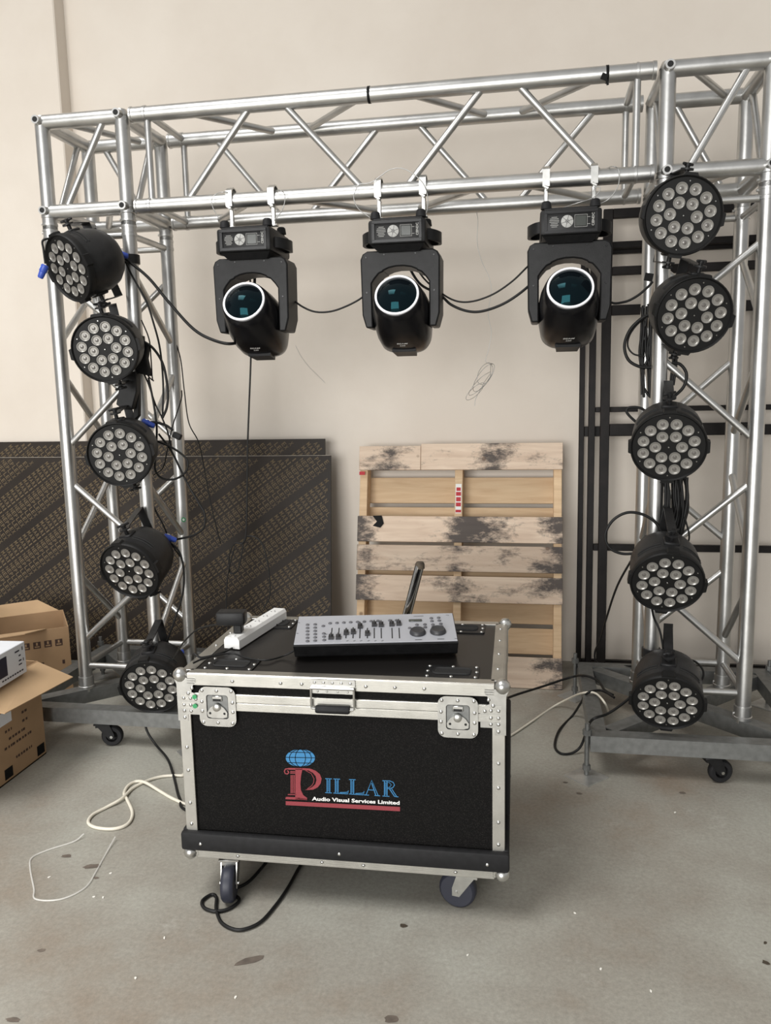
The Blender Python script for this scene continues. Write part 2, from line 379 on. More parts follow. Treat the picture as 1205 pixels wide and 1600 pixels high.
# towers: origin at base centre, hanging zigzag runs from the top down
def tower(x0, flip, label):
    o = empty('truss_tower', T((x0, A_/2, Z0)), label, 'truss tower', 'truss towers'); h = A_/2; H = ZB-Z0
    cs = [(-h*flip, -h, H), (-h*flip, h, H), (h*flip, h, H), (h*flip, -h, H)]
    # face order front(outer first), outer side (rear first) ... expressed as chord cycle outer-front, inner-front, inner-rear, outer-rear
    cyc = [cs[0], cs[3], cs[2], cs[1]]
    segment(o, cyc, (0, 0, -1), H, .06, 0.0)
    return o
XA = -A_/2; XB = BL+A_/2
tower(XA, 1, 'square aluminium truss tower beside the cardboard boxes')
tower(XB, -1, 'square aluminium truss tower in front of the black steel frames')
bm_ = empty('truss_beam', T((0, 0, ZB)), 'horizontal aluminium box truss beam spanning the two towers', 'truss beam')
segment(bm_, [(0, 0, 0), (0, 0, A_), (0, A_, A_), (0, A_, 0)], (1, 0, 0), BL, .055, .055)
def corner(x0, flip, label):
    o = empty('truss_corner', T((x0, A_/2, ZB)), label, 'truss corner', 'truss corner blocks'); h = A_/2; N = {}
    for ix in (-1, 1):
        for iy in (-1, 1):
            for iz in (0, 1):
                p = V((ix*h, iy*h, iz*A_)); N[ix, iy, iz] = p
                mb = MB().lathe([(-RC*1.06, 0), (-RC*.8, RC*.75), (0, RC*1.08), (RC*.8, RC*.75), (RC*1.06, 0)], 18, T(p)); mb.build('node', 'alu', o)
                if iy == -1:     # spare spigot pointing out of the front face
                    st = MB(); st.tube(p, p+V((0, -.05, 0)), .020, 16, .017); s_ = st.build('spigot', 'alu', o)
                    MB().tube(p+V((0, -.049, 0)), p+V((0, -.0515, 0)), .0105, 12).build('spigot_hole', 'dark_hole', s_)
    for iz in (0, 1):
        for iy in (-1, 1): member('chord', N[-1, iy, iz], N[1, iy, iz], RC, o, 22)
        for ix in (-1, 1): member('chord', N[ix, -1, iz], N[ix, 1, iz], RC, o, 22)
    for ix in (-1, 1):
        for iy in (-1, 1): member('chord', N[ix, iy, 0], N[ix, iy, 1], RC, o, 22)
        for iy in (-1, 1): pass
    lo, hi = .075, A_-.075
    member('brace', (-h+lo, -h, 0), (h-lo, -h, A_), RB, o); member('brace', (h-lo, h, 0), (-h+lo, h, A_), RB, o)
    member('brace', (-h+lo, -h, A_), (h-lo, h, A_), RB, o); member('brace', (-h+lo, h, 0), (h-lo, -h, 0), RB, o)
    for ix in (-1, 1): member('brace', (ix*h, h-lo, A_), (ix*h, -h+lo, 0), RB, o)
    for ix in (-1, 1):       # necks down to the tower and across to the beam
        for iy in (-1, 1): collar(N[ix, iy, 0]+V((0, 0, -.045)), (0, 0, 1), o)
    return o
corner(XA, 1, 'aluminium truss corner block above the tower by the cardboard boxes')
corner(XB, -1, 'aluminium truss corner block above the tower by the black frames')

def caster(parent, loc, rz, R, wd, wheelmat='rubber', forkmat='blackplastic'):
    top = loc[2]
    c = MB(); c.box((0, 0, top-.004), (.07, .06, .008), bev=.002)
    for s in (-1, 1):
        c.add([(-.028, s*(wd/2+.006), top-.008), (.028, s*(wd/2+.006), top-.008), (.045, s*(wd/2+.006), R+.012), (.045, s*(wd/2+.006), R-.012), (.024, s*(wd/2+.006), R-.012),
               (-.028, s*(wd/2+.003), top-.008), (.028, s*(wd/2+.003), top-.008), (.045, s*(wd/2+.003), R+.012), (.045, s*(wd/2+.003), R-.012), (.024, s*(wd/2+.003), R-.012)],
              [(0, 1, 2, 3, 4), (9, 8, 7, 6, 5), (0, 5, 6, 1), (1, 6, 7, 2), (2, 7, 8, 3), (3, 8, 9, 4), (4, 9, 5, 0)])
    c.box((0, 0, top-.014), (.058, wd+.014, .012))
    mat = T((loc[0], loc[1], 0)) @ Matrix.Rotation(rz, 4, 'Z')
    o = c.build('caster', forkmat, parent); o.matrix_local = mat
    W = Matrix.Translation((.034, 0, R)) @ Matrix.Rotation(math.pi/2, 4, 'X')
    MB().lathe([(-wd/2, R*.55), (-wd/2, R*.86), (-wd/2+.005, R*.97), (-wd*.2, R), (wd*.2, R), (wd/2-.005, R*.97), (wd/2, R*.86), (wd/2, R*.55), (wd/2-.005, R*.5), (-wd/2+.005, R*.5)], 28, W).build('wheel', wheelmat, o)
    MB().lathe([(-wd/2-.010, 0), (-wd/2-.010, .006), (wd/2+.010, .006), (wd/2+.010, 0)], 10, W).build('axle', 'zinc', o)
    return o
def base(xc, label):
    o = empty('truss_stand', T((xc, A_/2, 0)), label, 'truss stand', 'steel truss stands'); g = .42; t = .062; zc = Z0-t/2
    th = .004
    def bar(p0, p1, ext=0, top=0):
        p0, p1 = V(p0), V(p1); d = (p1-p0).normalized(); p0 -= d*ext; p1 += d*ext
        mb = MB(); L_ = (p1-p0).length; h = t/2; i = h-th
        O = [(-h, -h), (h, -h), (h, h), (-h, h)]; I = [(-i, -i), (i, -i), (i, i), (-i, i)]
        vs = [(0, *q) for q in O]+[(0, *q) for q in I]+[(L_, *q) for q in O]+[(L_, *q) for q in I]
        fs = []
        for k in range(4):
            j = (k+1) % 4; fs += [(k, j, 8+j, 8+k), (4+k, 12+k, 12+j, 4+j), (k, 4+k, 4+j, j), (8+k, 8+j, 12+j, 12+k)]
        mb.add(vs, fs); b = mb.build('frame_bar', 'galv', o, 20)
        b.matrix_local = T(p0+V((0, 0, zc-top))) @ d.to_track_quat('X', 'Z').to_matrix().to_4x4(); return b
    q = g-t/2
    bar((-g, -q, 0), (g, -q, 0)); bar((-g, q, 0), (g, q, 0))
    bar((-q, -q+t/2, 0), (-q, q-t/2, 0)); bar((q, -q+t/2, 0), (q, q-t/2, 0))
    k = q-t*.72
    bar((-k, -k, 0), (k, k, 0), top=.0008); bar((-k, k, 0), (k, -k, 0), top=.0016)
    for sx in (-1, 1):
        for sy in (-1, 1):      # spigot cup under each chord, screw jack at each corner
            mb = MB().lathe([(Z0-.001, .036), (Z0+.010, .036), (Z0+.012, .033), (Z0+.052, .0325)], 22); c = mb.build('foot_cup', 'alu', o); c.matrix_local = T((sx*A_/2, sy*A_/2, 0))
            f = MB(); px_, py_ = sx*(g+.012), sy*(g-.012)
            f.tube((px_, py_, .012), (px_, py_, .215), .009, 12)
            f.lathe([(.03, .009), (.03, .015), (.05, .015), (.05, .009)], 8, T((px_, py_, 0)))
            f.lathe([(Z0, .009), (Z0, .017), (Z0+.02, .017), (Z0+.02, .009)], 8, T((px_, py_, 0)))
            j = f.build('jack_screw', 'galv', o)
            pm = MB(); a = .082; n8 = [(-a, 0), (-a+.01, -.01), (-.01, -a+.01), (0, -a), (.01, -a+.01), (a-.01, -.01), (a, 0), (a-.01, .01), (.01, a-.01), (0, a), (-.01, a-.01), (-a+.01, .01)]
            pm.loft([[(px_+x, py_+y, .0005) for x, y in n8], [(px_+x, py_+y, .005) for x, y in n8], [(px_+x*.5, py_+y*.5, .0055) for x, y in n8], [(px_+x*.16, py_+y*.16, .010) for x, y in n8]]); pm.build('foot_plate', 'plate', j)
    for sy in (-1, 1): caster(o, (.02, sy*(g-t/2), Z0-t), .25, .045, .03)
    return o
base(XA, 'galvanised square steel truss base under the tower by the cardboard boxes')
base(XB, 'galvanised square steel truss base under the tower by the black frames')

# ------------------------------------------------------------------ moving heads
def superring(t, hw, up, dn, n=32, e=2.4, cx=0):
    out = []
    for i in range(n):
        a = 2*math.pi*i/n; c, s = math.cos(a), math.sin(a)
        x = math.copysign(abs(c)**(2/e), c)*hw; z = math.copysign(abs(s)**(2/e), s)*(up if s > 0 else dn)
        out.append((x+cx, -t, z))
    return out
TILT = math.radians(26); PIVZ = -.498       # local origin = chord axis at z 2.24
def head_mesh():
    mb = MB()
    R = [(.170, .0835, .0835, .0835, 2), (.166, .089, .089, .089, 2), (.135, .097, .097, .097, 2.05), (.09, .106, .103, .106, 2.25), (.04, .110, .106, .110, 2.6),
         (-.03, .110, .104, .108, 2.9), (-.09, .104, .098, .098, 3.2), (-.13, .092, .088, .080, 3.2), (-.155, .072, .075, .060, 3.2)]
    rings = [superring(*r[:4], 40, r[4]) for r in R]
    mb.loft(rings); return mb
def moving_head(x0, label):
    o = empty('moving_head_light', T((x0, 0, 2.24)), label, 'moving light', 'moving head lights under the beam')
    # base housing
    b = MB(); b.box((0, 0, -.190), (.216, .26, .088), bev=.010, seg=2); b.box((0, 0, -.142), (.19, .22, .012), bev=.004)
    b.loft([[(-.100, -.115, -.234), (.100, -.115, -.234), (.100, .115, -.234), (-.100, .115, -.234)], [(-.078, -.09, -.256), (.078, -.09, -.256), (.078, .09, -.256), (-.078, .09, -.256)]])
    b.lathe([(-.27, .05), (-.25, .05)], 20)
    bo = b.build('base_housing', 'blackplastic', o)
    for sx in (-1, 1):
        for sy in (-1, 1): MB().lathe([(-.137, .020), (-.115, .017), (-.110, .012), (-.110, 0)], 14, T((sx*.086, sy*.09, 0))).build('foot', 'rubber', o)
    # control panel on the front
    F = T((0, -.1315, -.190)) @ Matrix.Rotation(math.pi/2, 4, 'X')
    fr = MB()
    for c, d in (((0, .034, 0), (.185, .010, .006)), ((0, -.034, 0), (.185, .010, .006)), ((-.088, 0, 0), (.010, .06, .006)), ((.088, 0, 0), (.010, .06, .006))): fr.box(c, d)
    p = fr.build('control_panel', 'blackgloss', o); p.matrix_local = F
    wh = MB().lathe([(0, 0), (0, .0215), (.0015, .0215), (.0020, .0205), (.0020, 0)], 28, T((-.013, 0, 0))); k = wh.build('control_pad', 'printgrey', p)
    ln = MB()
    for a in range(3):
        an = a*math.pi/3+.3; stroke(ln, [(-.013+math.cos(an)*.021, math.sin(an)*.021), (-.013-math.cos(an)*.021, -math.sin(an)*.021)], .0012, .0024)
    stroke(ln, [(-.013+math.cos(q*.52)*.006, math.sin(q*.52)*.006) for q in range(12)], .0012, .0024, True); ln.build('pad_lines', 'blackgloss', p, 0)
    MB().box((.035, 0, 0), (.038, .036, .003), bev=.0012).build('display', 'screen', p)
    pr = MB()
    stroke(pr, [(.0135, -.0205), (.0565, -.0205), (.0565, .0205), (.0135, .0205)], .0014, .0018, True)
    for yy, hl in ((.016, .010), (.0105, .015), (.005, .017), (-.0005, .017), (-.006, .012), (-.0115, .014), (-.017, .010)): stroke(pr, [(-.058-hl, yy), (-.058+hl, yy)], .0017)
    for yy in (.012, -.012): stroke(pr, [(.057, yy), (.067, yy)], .0013)
    for txt, yy in (('DC', .014), ('IN', .001), ('CE', -.013)):
        vs, fs = text_mesh(txt, .02); pr.add([(-y*.0125+.081, x*.0125+yy-.006, .0006) for x, y, z in vs], fs)
    pr.build('panel_print', 'printgrey', p, 0)['kind'] = 'stuff'
    # carry handles
    for s in (-1, 1):
        h = MB(); pts = [(s*.104, -.07, -.195), (s*.122, -.062, -.197), (s*.141, -.035, -.2), (s*.147, 0, -.2), (s*.141, .035, -.2), (s*.122, .062, -.197), (s*.104, .07, -.195)]
        sp = spline(pts, 5)
        rings = []
        for i, q in enumerate(sp):
            tn = (sp[min(i+1, len(sp)-1)]-sp[max(i-1, 0)]).normalized(); nn = V((tn.y, -tn.x, 0)).normalized()
            rings.append([q+nn*dx+V((0, 0, dz)) for dx, dz in ((-.006, -.020), (.006, -.020), (.006, .020), (-.006, .020))])
        h.loft(rings); h.build('handle', 'blackplastic', o)
    # yoke with arch
    y = MB(); W2, top, bot, iw = .150, -.247, -.533, .109; arc = -.305
    out = [(-W2+.014, bot), (-W2, bot+.05), (-W2-.003, top-.03), (-W2+.006, top-.010), (-W2+.024, top), (W2-.024, top), (W2-.006, top-.010), (W2+.003, top-.03), (W2, bot+.05), (W2-.014, bot)]
    inn = [(iw, bot), (iw+.001, arc-.062), (iw-.010, arc-.046), (iw-.028, arc-.026), (iw-.044, arc-.020)] + [(math.sin(a)*.075, arc-.032+math.cos(a)*.030) for a in (1.0, .6, .2, -.2, -.6, -1.0)] + [(-iw+.044, arc-.020), (-iw+.028, arc-.026), (-iw+.010, arc-.046), (-iw-.001, arc-.062), (-iw, bot)]
    poly = out+inn; dp = .068
    n = len(poly); k2 = .94
    fr_ = [(x, -dp, z) for x, z in poly]; bk = [(x, dp, z) for x, z in poly]
    y.add(fr_+bk, [tuple(range(n))[::-1], tuple(range(n, 2*n))]+[(i, (i+1) % n, n+(i+1) % n, n+i) for i in range(n)])
    yo = y.build('yoke', 'blackplastic', o, 30)
    bv = yo.modifiers.new('edge', 'BEVEL'); bv.width = .006; bv.segments = 2; bv.limit_method = 'ANGLE'; bv.angle_limit = math.radians(50)
    for sx, z_ in ((-.13, -.27), (.13, -.27), (-.06, -.262), (.06, -.262), (-.13, -.40), (.13, -.40)):
        MB().lathe([(0, .004), (.001, .0035), (.001, 0)], 8, T((sx, -dp-.0005, z_)) @ Matrix.Rotation(math.pi/2, 4, 'X')).build('yoke_screw', 'blackgloss', yo)
    for s in (-1, 1): MB().tube((s*.098, 0, PIVZ), (s*.1145, 0, PIVZ), .018, 16).build('pivot', 'zinc', yo)
    # tilting head
    hm = T((0, 0, PIVZ)) @ Matrix.Rotation(-TILT, 4, 'X')
    hd = head_mesh().build('head', 'blackgloss', o, 50); hd.matrix_local = hm
    rg = MB().lathe([(.168, .0835), (.174, .0835), (.1755, .0825), (.1755, .0755), (.174, .0750), (.160, .0750), (.160, .0835)], 48, Matrix.Rotation(math.pi/2, 4, 'X'))
    rg.build('lens_ring', 'whitering', hd)
    le = MB().lathe([(.1705, .0752)]+[(.1705+.030*(1-(q/8)**2), .0752*q/8) for q in range(7, 0, -1)]+[(.2005, 0)], 40, Matrix.Rotation(math.pi/2, 4, 'X'))
    le.build('front_lens', 'lens', hd, 60)
    ca = MB(); ca.loft([[(-.050, .05, -.094), (.050, .05, -.094), (.040, .135, -.068), (-.040, .135, -.068)], [(-.046, .055, -.113), (.046, .055, -.113), (.040, .138, -.088), (-.040, .138, -.088)]]); ca.build('vent_cover', 'blackplastic', hd)
    # lettering under the lens
    tx = MB()
    for txt, t0, sz in (('BEAM', .000, .0135), ('230', -.015, .0115)):
        vs, fs = text_mesh(txt, .01); wx = max(v[0] for v in vs)
        def onsurf(x, y_):
            X = (x-wx/2)*sz*1.25+y_*sz*.25; t = t0+y_*sz
            dn = .1085 if t < .08 else .107
            return (X, -t, -(1-min(1, abs(X/.110))**2.75)**(1/2.75)*dn-.0022)
        tx.add([onsurf(x, y_) for x, y_, z in vs], fs)
    tx.build('lettering', 'printwhite', hd, 0)
    # clamps over the chord
    for s in (-1, 1):
        c = MB(); r0, r1 = RC+.001, RC+.006; pts = []
        arc_ = [math.radians(a) for a in range(-60, 200, 20)]
        sec = [[( -.0125, math.cos(a)*r, math.sin(a)*r) for r in (r0, r1)]+[(.0125, math.cos(a)*r, math.sin(a)*r) for r in (r1, r0)] for a in arc_]
        c.loft(sec); c.box((0, -RC-.0035, -.012), (.026, .006, .06))
        co = c.build('hook_clamp', 'zinc', o); co.matrix_local = T((s*.086, 0, -.002))
        st = MB(); st.box((0, -.004, -.075), (.015, .015, .085), bev=.002); st.tube((0, -.035, -.048), (0, .03, -.048), .005, 8); st.box((0, -.004, -.118), (.03, .03, .006)); st.build('clamp_stem', 'zinc', co)
        wn = MB().box((0, -.036, -.046), (.022, .006, .010), Euler((0, .5, 0)).to_matrix(), .002); wn.build('wing_bolt', 'zinc', co)
    return o
HX = (.531, 1.126, 1.755)
moving_head(HX[0], 'black moving head light hung beside the tower with the cardboard boxes')
moving_head(HX[1], 'black moving head light hung between two other moving heads, above the pallet')
moving_head(HX[2], 'black moving head light hung beside the black steel frames')

# ------------------------------------------------------------------ par lights
PR = .129
LENS = None
def par_light(pos, yaw, pitch, roll, chord, label, plug=True, bracket_yaw=0):
    """pos = centre of lamp face; yaw + turns the beam towards +X, pitch + aims it down."""
    global LENS
    Rm = Matrix.Rotation(math.radians(yaw), 4, 'Z') @ Matrix.Rotation(math.radians(pitch), 4, 'X') @ Matrix.Rotation(math.radians(roll), 4, 'Y')
    mw = T(V(pos)) @ Rm
    o = empty('par_light', mw, label, 'par light', 'LED par lights on the towers')
    Y = Matrix.Rotation(-math.pi/2, 4, 'X')       # lathe axis -> +Y
    MB().lathe([(.022, PR*.95), (.05, PR*.965), (.10, PR*.955), (.14, PR*.93), (.175, PR*.84), (.20, PR*.69), (.212, PR*.5), (.216, PR*.3), (.216, 0)], 40, Y).build('body', 'blackcast', o, 30)
    bz = MB().lathe([(.004, 0), (.004, PR*.93), (0, PR*.945), (-.004, PR*.97), (0, PR*.995), (.008, PR), (.024, PR*.99), (.027, PR*.95)], 48, Y)
    for a in (0, 90, 180, 270):
        R = Matrix.Rotation(math.radians(a), 4, 'Y'); bz.add([(q[0], q[1], q[2]) for q in [(-.024, -.003, PR*.96), (.024, -.003, PR*.96), (.019, -.003, PR*1.045), (-.019, -.003, PR*1.045), (-.024, .024, PR*.96), (.024, .024, PR*.96), (.019, .024, PR*1.045), (-.019, .024, PR*1.045)]],
               [(0, 1, 2, 3), (7, 6, 5, 4), (0, 4, 5, 1), (1, 5, 6, 2), (2, 6, 7, 3), (3, 7, 4, 0)], R)
    bz.build('bezel', 'blackface', o)
    if LENS is None:
        lm = MB(); lm.lathe([(-.0005, .0190), (-.0035, .0195), (-.0035, .0180), (-.001, .0150), (.0005, .0105), (.0, .0075)], 18, Y)
        lm.cur = 1; lm.lathe([(0, .0075), (-.002, .0065), (-.003, .003), (-.0032, 0)], 12, Y)
        LENS = lm.mesh('lens', ['cup', 'ledeye'])
    for n_, rr, off in ((6, .34, 0), (12, .67, 15)):
        for i in range(n_):
            a = math.radians(off+i*360/n_); link('lens', LENS, o, T((math.cos(a)*rr*PR, .003, math.sin(a)*rr*PR)))
    MB().lathe([(0, .003), (-.002, .002), (-.002, 0)], 8, Y).build('centre_screw', 'zinc', o)
    for i in range(6):
        a = math.radians(30+i*60); MB().lathe([(.004, .0028), (.0015, .002), (.0015, 0)], 8, T((math.cos(a)*.84*PR, 0, math.sin(a)*.84*PR)) @ Y).build('face_screw', 'zinc', o)
    # raised vent slots on the shell
    for sa in (-1, 1):
        for dy in (.055, .068):
            pts = [(math.sin(a)*PR*.968, dy, math.cos(a)*PR*.968) for a in [sa*math.radians(q) for q in range(18, 62, 6)]]
            MB().path(pts, .0022, 6).build('vent_slot', 'dark_hole', o)
    # U bracket pivoting above and below, wing knobs
    bk = MB(); br = Matrix.Rotation(math.radians(bracket_yaw), 4, 'Z'); zt, yb = PR+.022, .20
    P0 = T((0, .085, 0)) @ br
    for s in (-1, 1): bk.box((0, .085, s*zt), (.032, .20, .004)); bk.lathe([(-.003, .022), (.003, .022)], 16, T((0, 0, s*zt)))
    bk.box((0, yb-.015, 0), (.034, .004, 2*zt+.004))
    b = bk.build('bracket', 'blackcast', o); b.matrix_local = P0
    for s in (-1, 1):
        k = MB(); k.tube((0, 0, s*(PR*.95)), (0, 0, s*(zt+.012)), .008, 10); k.lathe([(-.004, .012), (.004, .012), (.006, .009)], 12, T((0, 0, s*(zt+.014))))
        k.box((0, 0, s*(zt+.016)), (.050, .009, .009), Euler((0, 0, .6)).to_matrix(), .003)
        k.box((0, .0, s*(PR*.955)), (.055, .05, .012), None, .004)
        kk = k.build('knob', 'blackplastic', o); kk.matrix_local = T((0, .085, 0))
    # rear sockets
    for s in (-1, 1): MB().tube((s*.035, .200, -.01), (s*.035, .226, -.01), .014, 12).build('socket', 'blackplastic', o)
    # clamp from bracket back to the tower chord
    inv = mw.inverted(); tip = P0 @ V((0, yb-.012, 0)); zc = (mw @ tip).z
    cp = inv @ V((chord[0], chord[1], zc)); ax = (inv.to_3x3() @ V((0, 0, 1))).normalized()
    c = MB(); c.tube(cp-ax*.018, cp+ax*.018, RC+.007, 18)
    if (cp-tip).length > .005: c.tube(tip, cp, .010, 10)
    c.build('clamp', 'blackcast', o)
    return o, mw
CB, CE = (0, 0), (BL, 0)
LP = {}
def add_par(key, px, py, y, yaw, pitch, roll, chord, label, by=0):
    LP[key] = par_light(aty(px, py, y), yaw, pitch, roll, chord, label, bracket_yaw=by)[1]
add_par('L1', 106, 420, -.27, -27, 20, -8, CB, 'topmost black LED par light on the cardboard box tower, blue plug dangling beside it', 35)
add_par('L2', 164, 546, -.27, 14, 10, -8, CB, 'black LED par light second from the top on the cardboard box tower', 0)
add_par('L3', 187, 711, -.27, 13, 10, -8, CB, 'black LED par light third from the top on the cardboard box tower', 0)
add_par('L4', 202, 893, -.27, -4, 20, -10, CB, 'black LED par light fourth from the top on the cardboard box tower', 10)
add_par('L5', 236, 1074, -.27, 10, 16, -6, CB, 'black LED par light lowest on the cardboard box tower, just behind the case corner', 0)
add_par('R1', 1068, 337, -.27, 3, 9, 8, CE, 'black LED par light clamped topmost on the tower by the black frames', 0)
add_par('R2', 1085, 493, -.27, 6, 16, 10, CE, 'black LED par light second from the top on the black frame tower', 0)
add_par('R3', 1045, 699, -.27, -7, 18, 0, CE, 'black LED par light third from the top on the black frame tower', 0)
add_par('R4', 1043, 911, -.27, -3, 22, 6, CE, 'black LED par light fourth from the top on the black frame tower', 0)
add_par('R5', 1043, 1099, -.27, -8, 22, 0, CE, 'black LED par light lowest on the black frame tower, over its steel base', 0)
def at_par(key, p): return LP[key] @ V(p)

# ------------------------------------------------------------------ flight case
CY = .016; CO = V((.639, -1.147, 0)); CM = T(CO) @ Matrix.Rotation(CY, 4, 'Z'); CI = CM.inverted()
W, D, HB, HT = .912, .585, .13, .691
case = empty('flight_case', CM, 'black flight case with silver aluminium edges and a pillar logo, on casters', 'flight case')
Cn = CM.to_3x3() @ V((0, -1, 0))
def on_front(px, py, off=0):
    p = CI @ hit(px, py, CM @ V((0, -off, 0)), Cn); return p.x, p.z
MB().box((W/2, D/2, (HB+.585)/2+.004), (W-.012, D-.012, .585-HB-.008)).build('body', 'laminate', case, 0)
MB().box((W/2, D/2, (.635+HT)/2-.003), (W-.012, D-.012, HT-.635)).build('lid', ['laminate'], case, 0)
MB().box((W/2, D/2, HT-.0045), (W-.03, D-.03, .004)).build('lid_top', 'lidtop', case, 0)
def trim(name, c, d, axis, face):
    """aluminium extrusion with ribs running along it on its outward face"""
    mb = MB(); mb.box(c, d, None, .0015)
    ln = d[axis]; wax = [i for i in range(3) if i not in (axis, face)][0]
    sg = -1 if (face == 1 and c[1] < D/2) or (face == 0 and c[0] < W/2) else 1
    for q in (-.3, -.1, .1, .3):
        cc = list(c); dd = [0, 0, 0]; cc[wax] += d[wax]*q; cc[face] += sg*d[face]/2; dd[axis] = ln-.002; dd[wax] = d[wax]*.07; dd[face] = .0030; mb.box(cc, dd)
    return mb.build(name, 'alu_trim', case, 0)
e = .032
for yy, sg in ((0, 1), (D, -1)):
    trim('top_trim', (W/2, yy+sg*.003, HT-.017), (W-.05, .012, .034), 0, 1)
    trim('lid_rim', (W/2, yy+sg*.002, .6225), (W-.01, .012, .024), 0, 1); trim('body_rim', (W/2, yy+sg*.002, .5975), (W-.01, .012, .024), 0, 1)
    trim('bottom_trim', (W/2, yy+sg*.003, HB+.015), (W-.05, .012, .030), 0, 1)
    MB().box((W/2, yy+sg*.018, HT-.001), (W-.05, .034, .004), None, .001).build('top_trim_flange', 'alu_trim', case, 0)
for xx, sg in ((0, 1), (W, -1)):
    trim('top_trim', (xx+sg*.003, D/2, HT-.017), (.012, D-.05, .034), 1, 0)
    trim('body_rim', (xx+sg*.002, D/2, .61), (.012, D-.01, .05), 1, 0)
    trim('bottom_trim', (xx+sg*.003, D/2, HB+.015), (.012, D-.05, .030), 1, 0)
    MB().box((xx+sg*.018, D/2, HT-.001), (.034, D-.05, .004), None, .001).build('top_trim_flange', 'alu_trim', case, 0)
    for yy, sy in ((0, 1), (D, -1)):
        mb = MB(); mb.box((xx+sg*.014, yy+sy*.001, .40), (.034, .008, .53), None, .001); mb.box((xx+sg*.001, yy+sy*.016, .40), (.008, .034, .53), None, .001); mb.build('corner_trim', 'alu_trim', case, 0)
        for zz in (HB+.014, HT-.006):
            b = MB().lathe([(-.021, 0), (-.018, .011), (-.010, .0185), (0, .0215), (.010, .0185), (.018, .011), (.021, 0)], 22, T((xx+sg*.004, yy+sy*.004, zz))); b.build('ball_corner', 'zinc', case, 60)
        # riveted corner plate
        cp = MB(); s_ = -1 if sg < 0 else 1; y0 = yy-sy*.0045
        poly = [(-.014, 0), (.050, 0), (.052, -.012), (.044, -.020), (.038, -.034), (.038, -.042), (.062, -.050), (.062, -.108), (.024, -.108), (.024, -.128), (-.006, -.128), (-.006, -.02)]
        pts = [(xx+s_*a, b_+HT-.012) for a, b_ in poly]
        n = len(pts); cp.add([(a, y0, b_) for a, b_ in pts]+[(a, y0+sy*.003, b_) for a, b_ in pts], [tuple(range(n)), tuple(range(n, 2*n))[::-1]]+[(i, (i+1) % n, n+(i+1) % n, n+i) for i in range(n)])
        cp.build('corner_plate', 'zinc', case, 0)
RV = MB().lathe([(0, .0052), (.0016, .0048), (.003, .003), (.0034, 0)], 12).mesh('rivet', 'zinc')
def rivet(x, y, z, ax='f', parent=None):
    R = {'f': Matrix.Rotation(math.pi/2, 4, 'X'), 't': Matrix()}[ax]; link('rivet', RV, parent or case, T((x, y, z)) @ R)
for sx, x0 in ((1, 0), (-1, W)):
    for a, b_ in ((.014, -.060), (.034, -.060), (.050, -.062), (.014, -.080), (.034, -.080), (.014, -.098), (.034, -.098), (.014, -.118), (.040, -.030), (.028, -.046)): rivet(x0+sx*a, -.0045, HT-.012+b_)
    for z_ in (.47, .40, .30, .235): rivet(x0+sx*.014, -.003, z_)
for u in (.16, .30, .36, .54, .62, .70): rivet(u, -.0035, HT-.018)
for u in (.15, .40, .52, .78): rivet(u, -.0035, HB+.014)
for yy in (.12, .25, .38, .5):
    rivet(.018, yy, HT+.001, 't'); rivet(W-.018, yy, HT+.001, 't')
# dark rubber bumper round the foot, sides too
bp = MB(); bp.box((W/2, -.008, .188), (W+.032, .026, .056), None, .008, 2); bo = bp.build('bumper', 'rubber', case)
for u in (.045, .455, .868): rivet(u, -.021, .184, 'f', case)
sb = MB(); sb.box((W+.004, D/2, .19), (.022, D+.01, .06), None, .007, 2); sb.build('bumper', 'rubber', case)
sb = MB(); sb.box((-.004, D/2, .19), (.022, D+.01, .06), None, .007, 2); sb.build('bumper', 'rubber', case)
sb = MB(); sb.box((W+.006, D/2, .36), (.020, D*.6, .22), None, .007, 2); sb.build('side_bumper', 'rubber', case)
MB().box((W/2, D/2, HB-.003), (W-.03, D-.03, .006)).build('underside', 'rubber', case, 0)
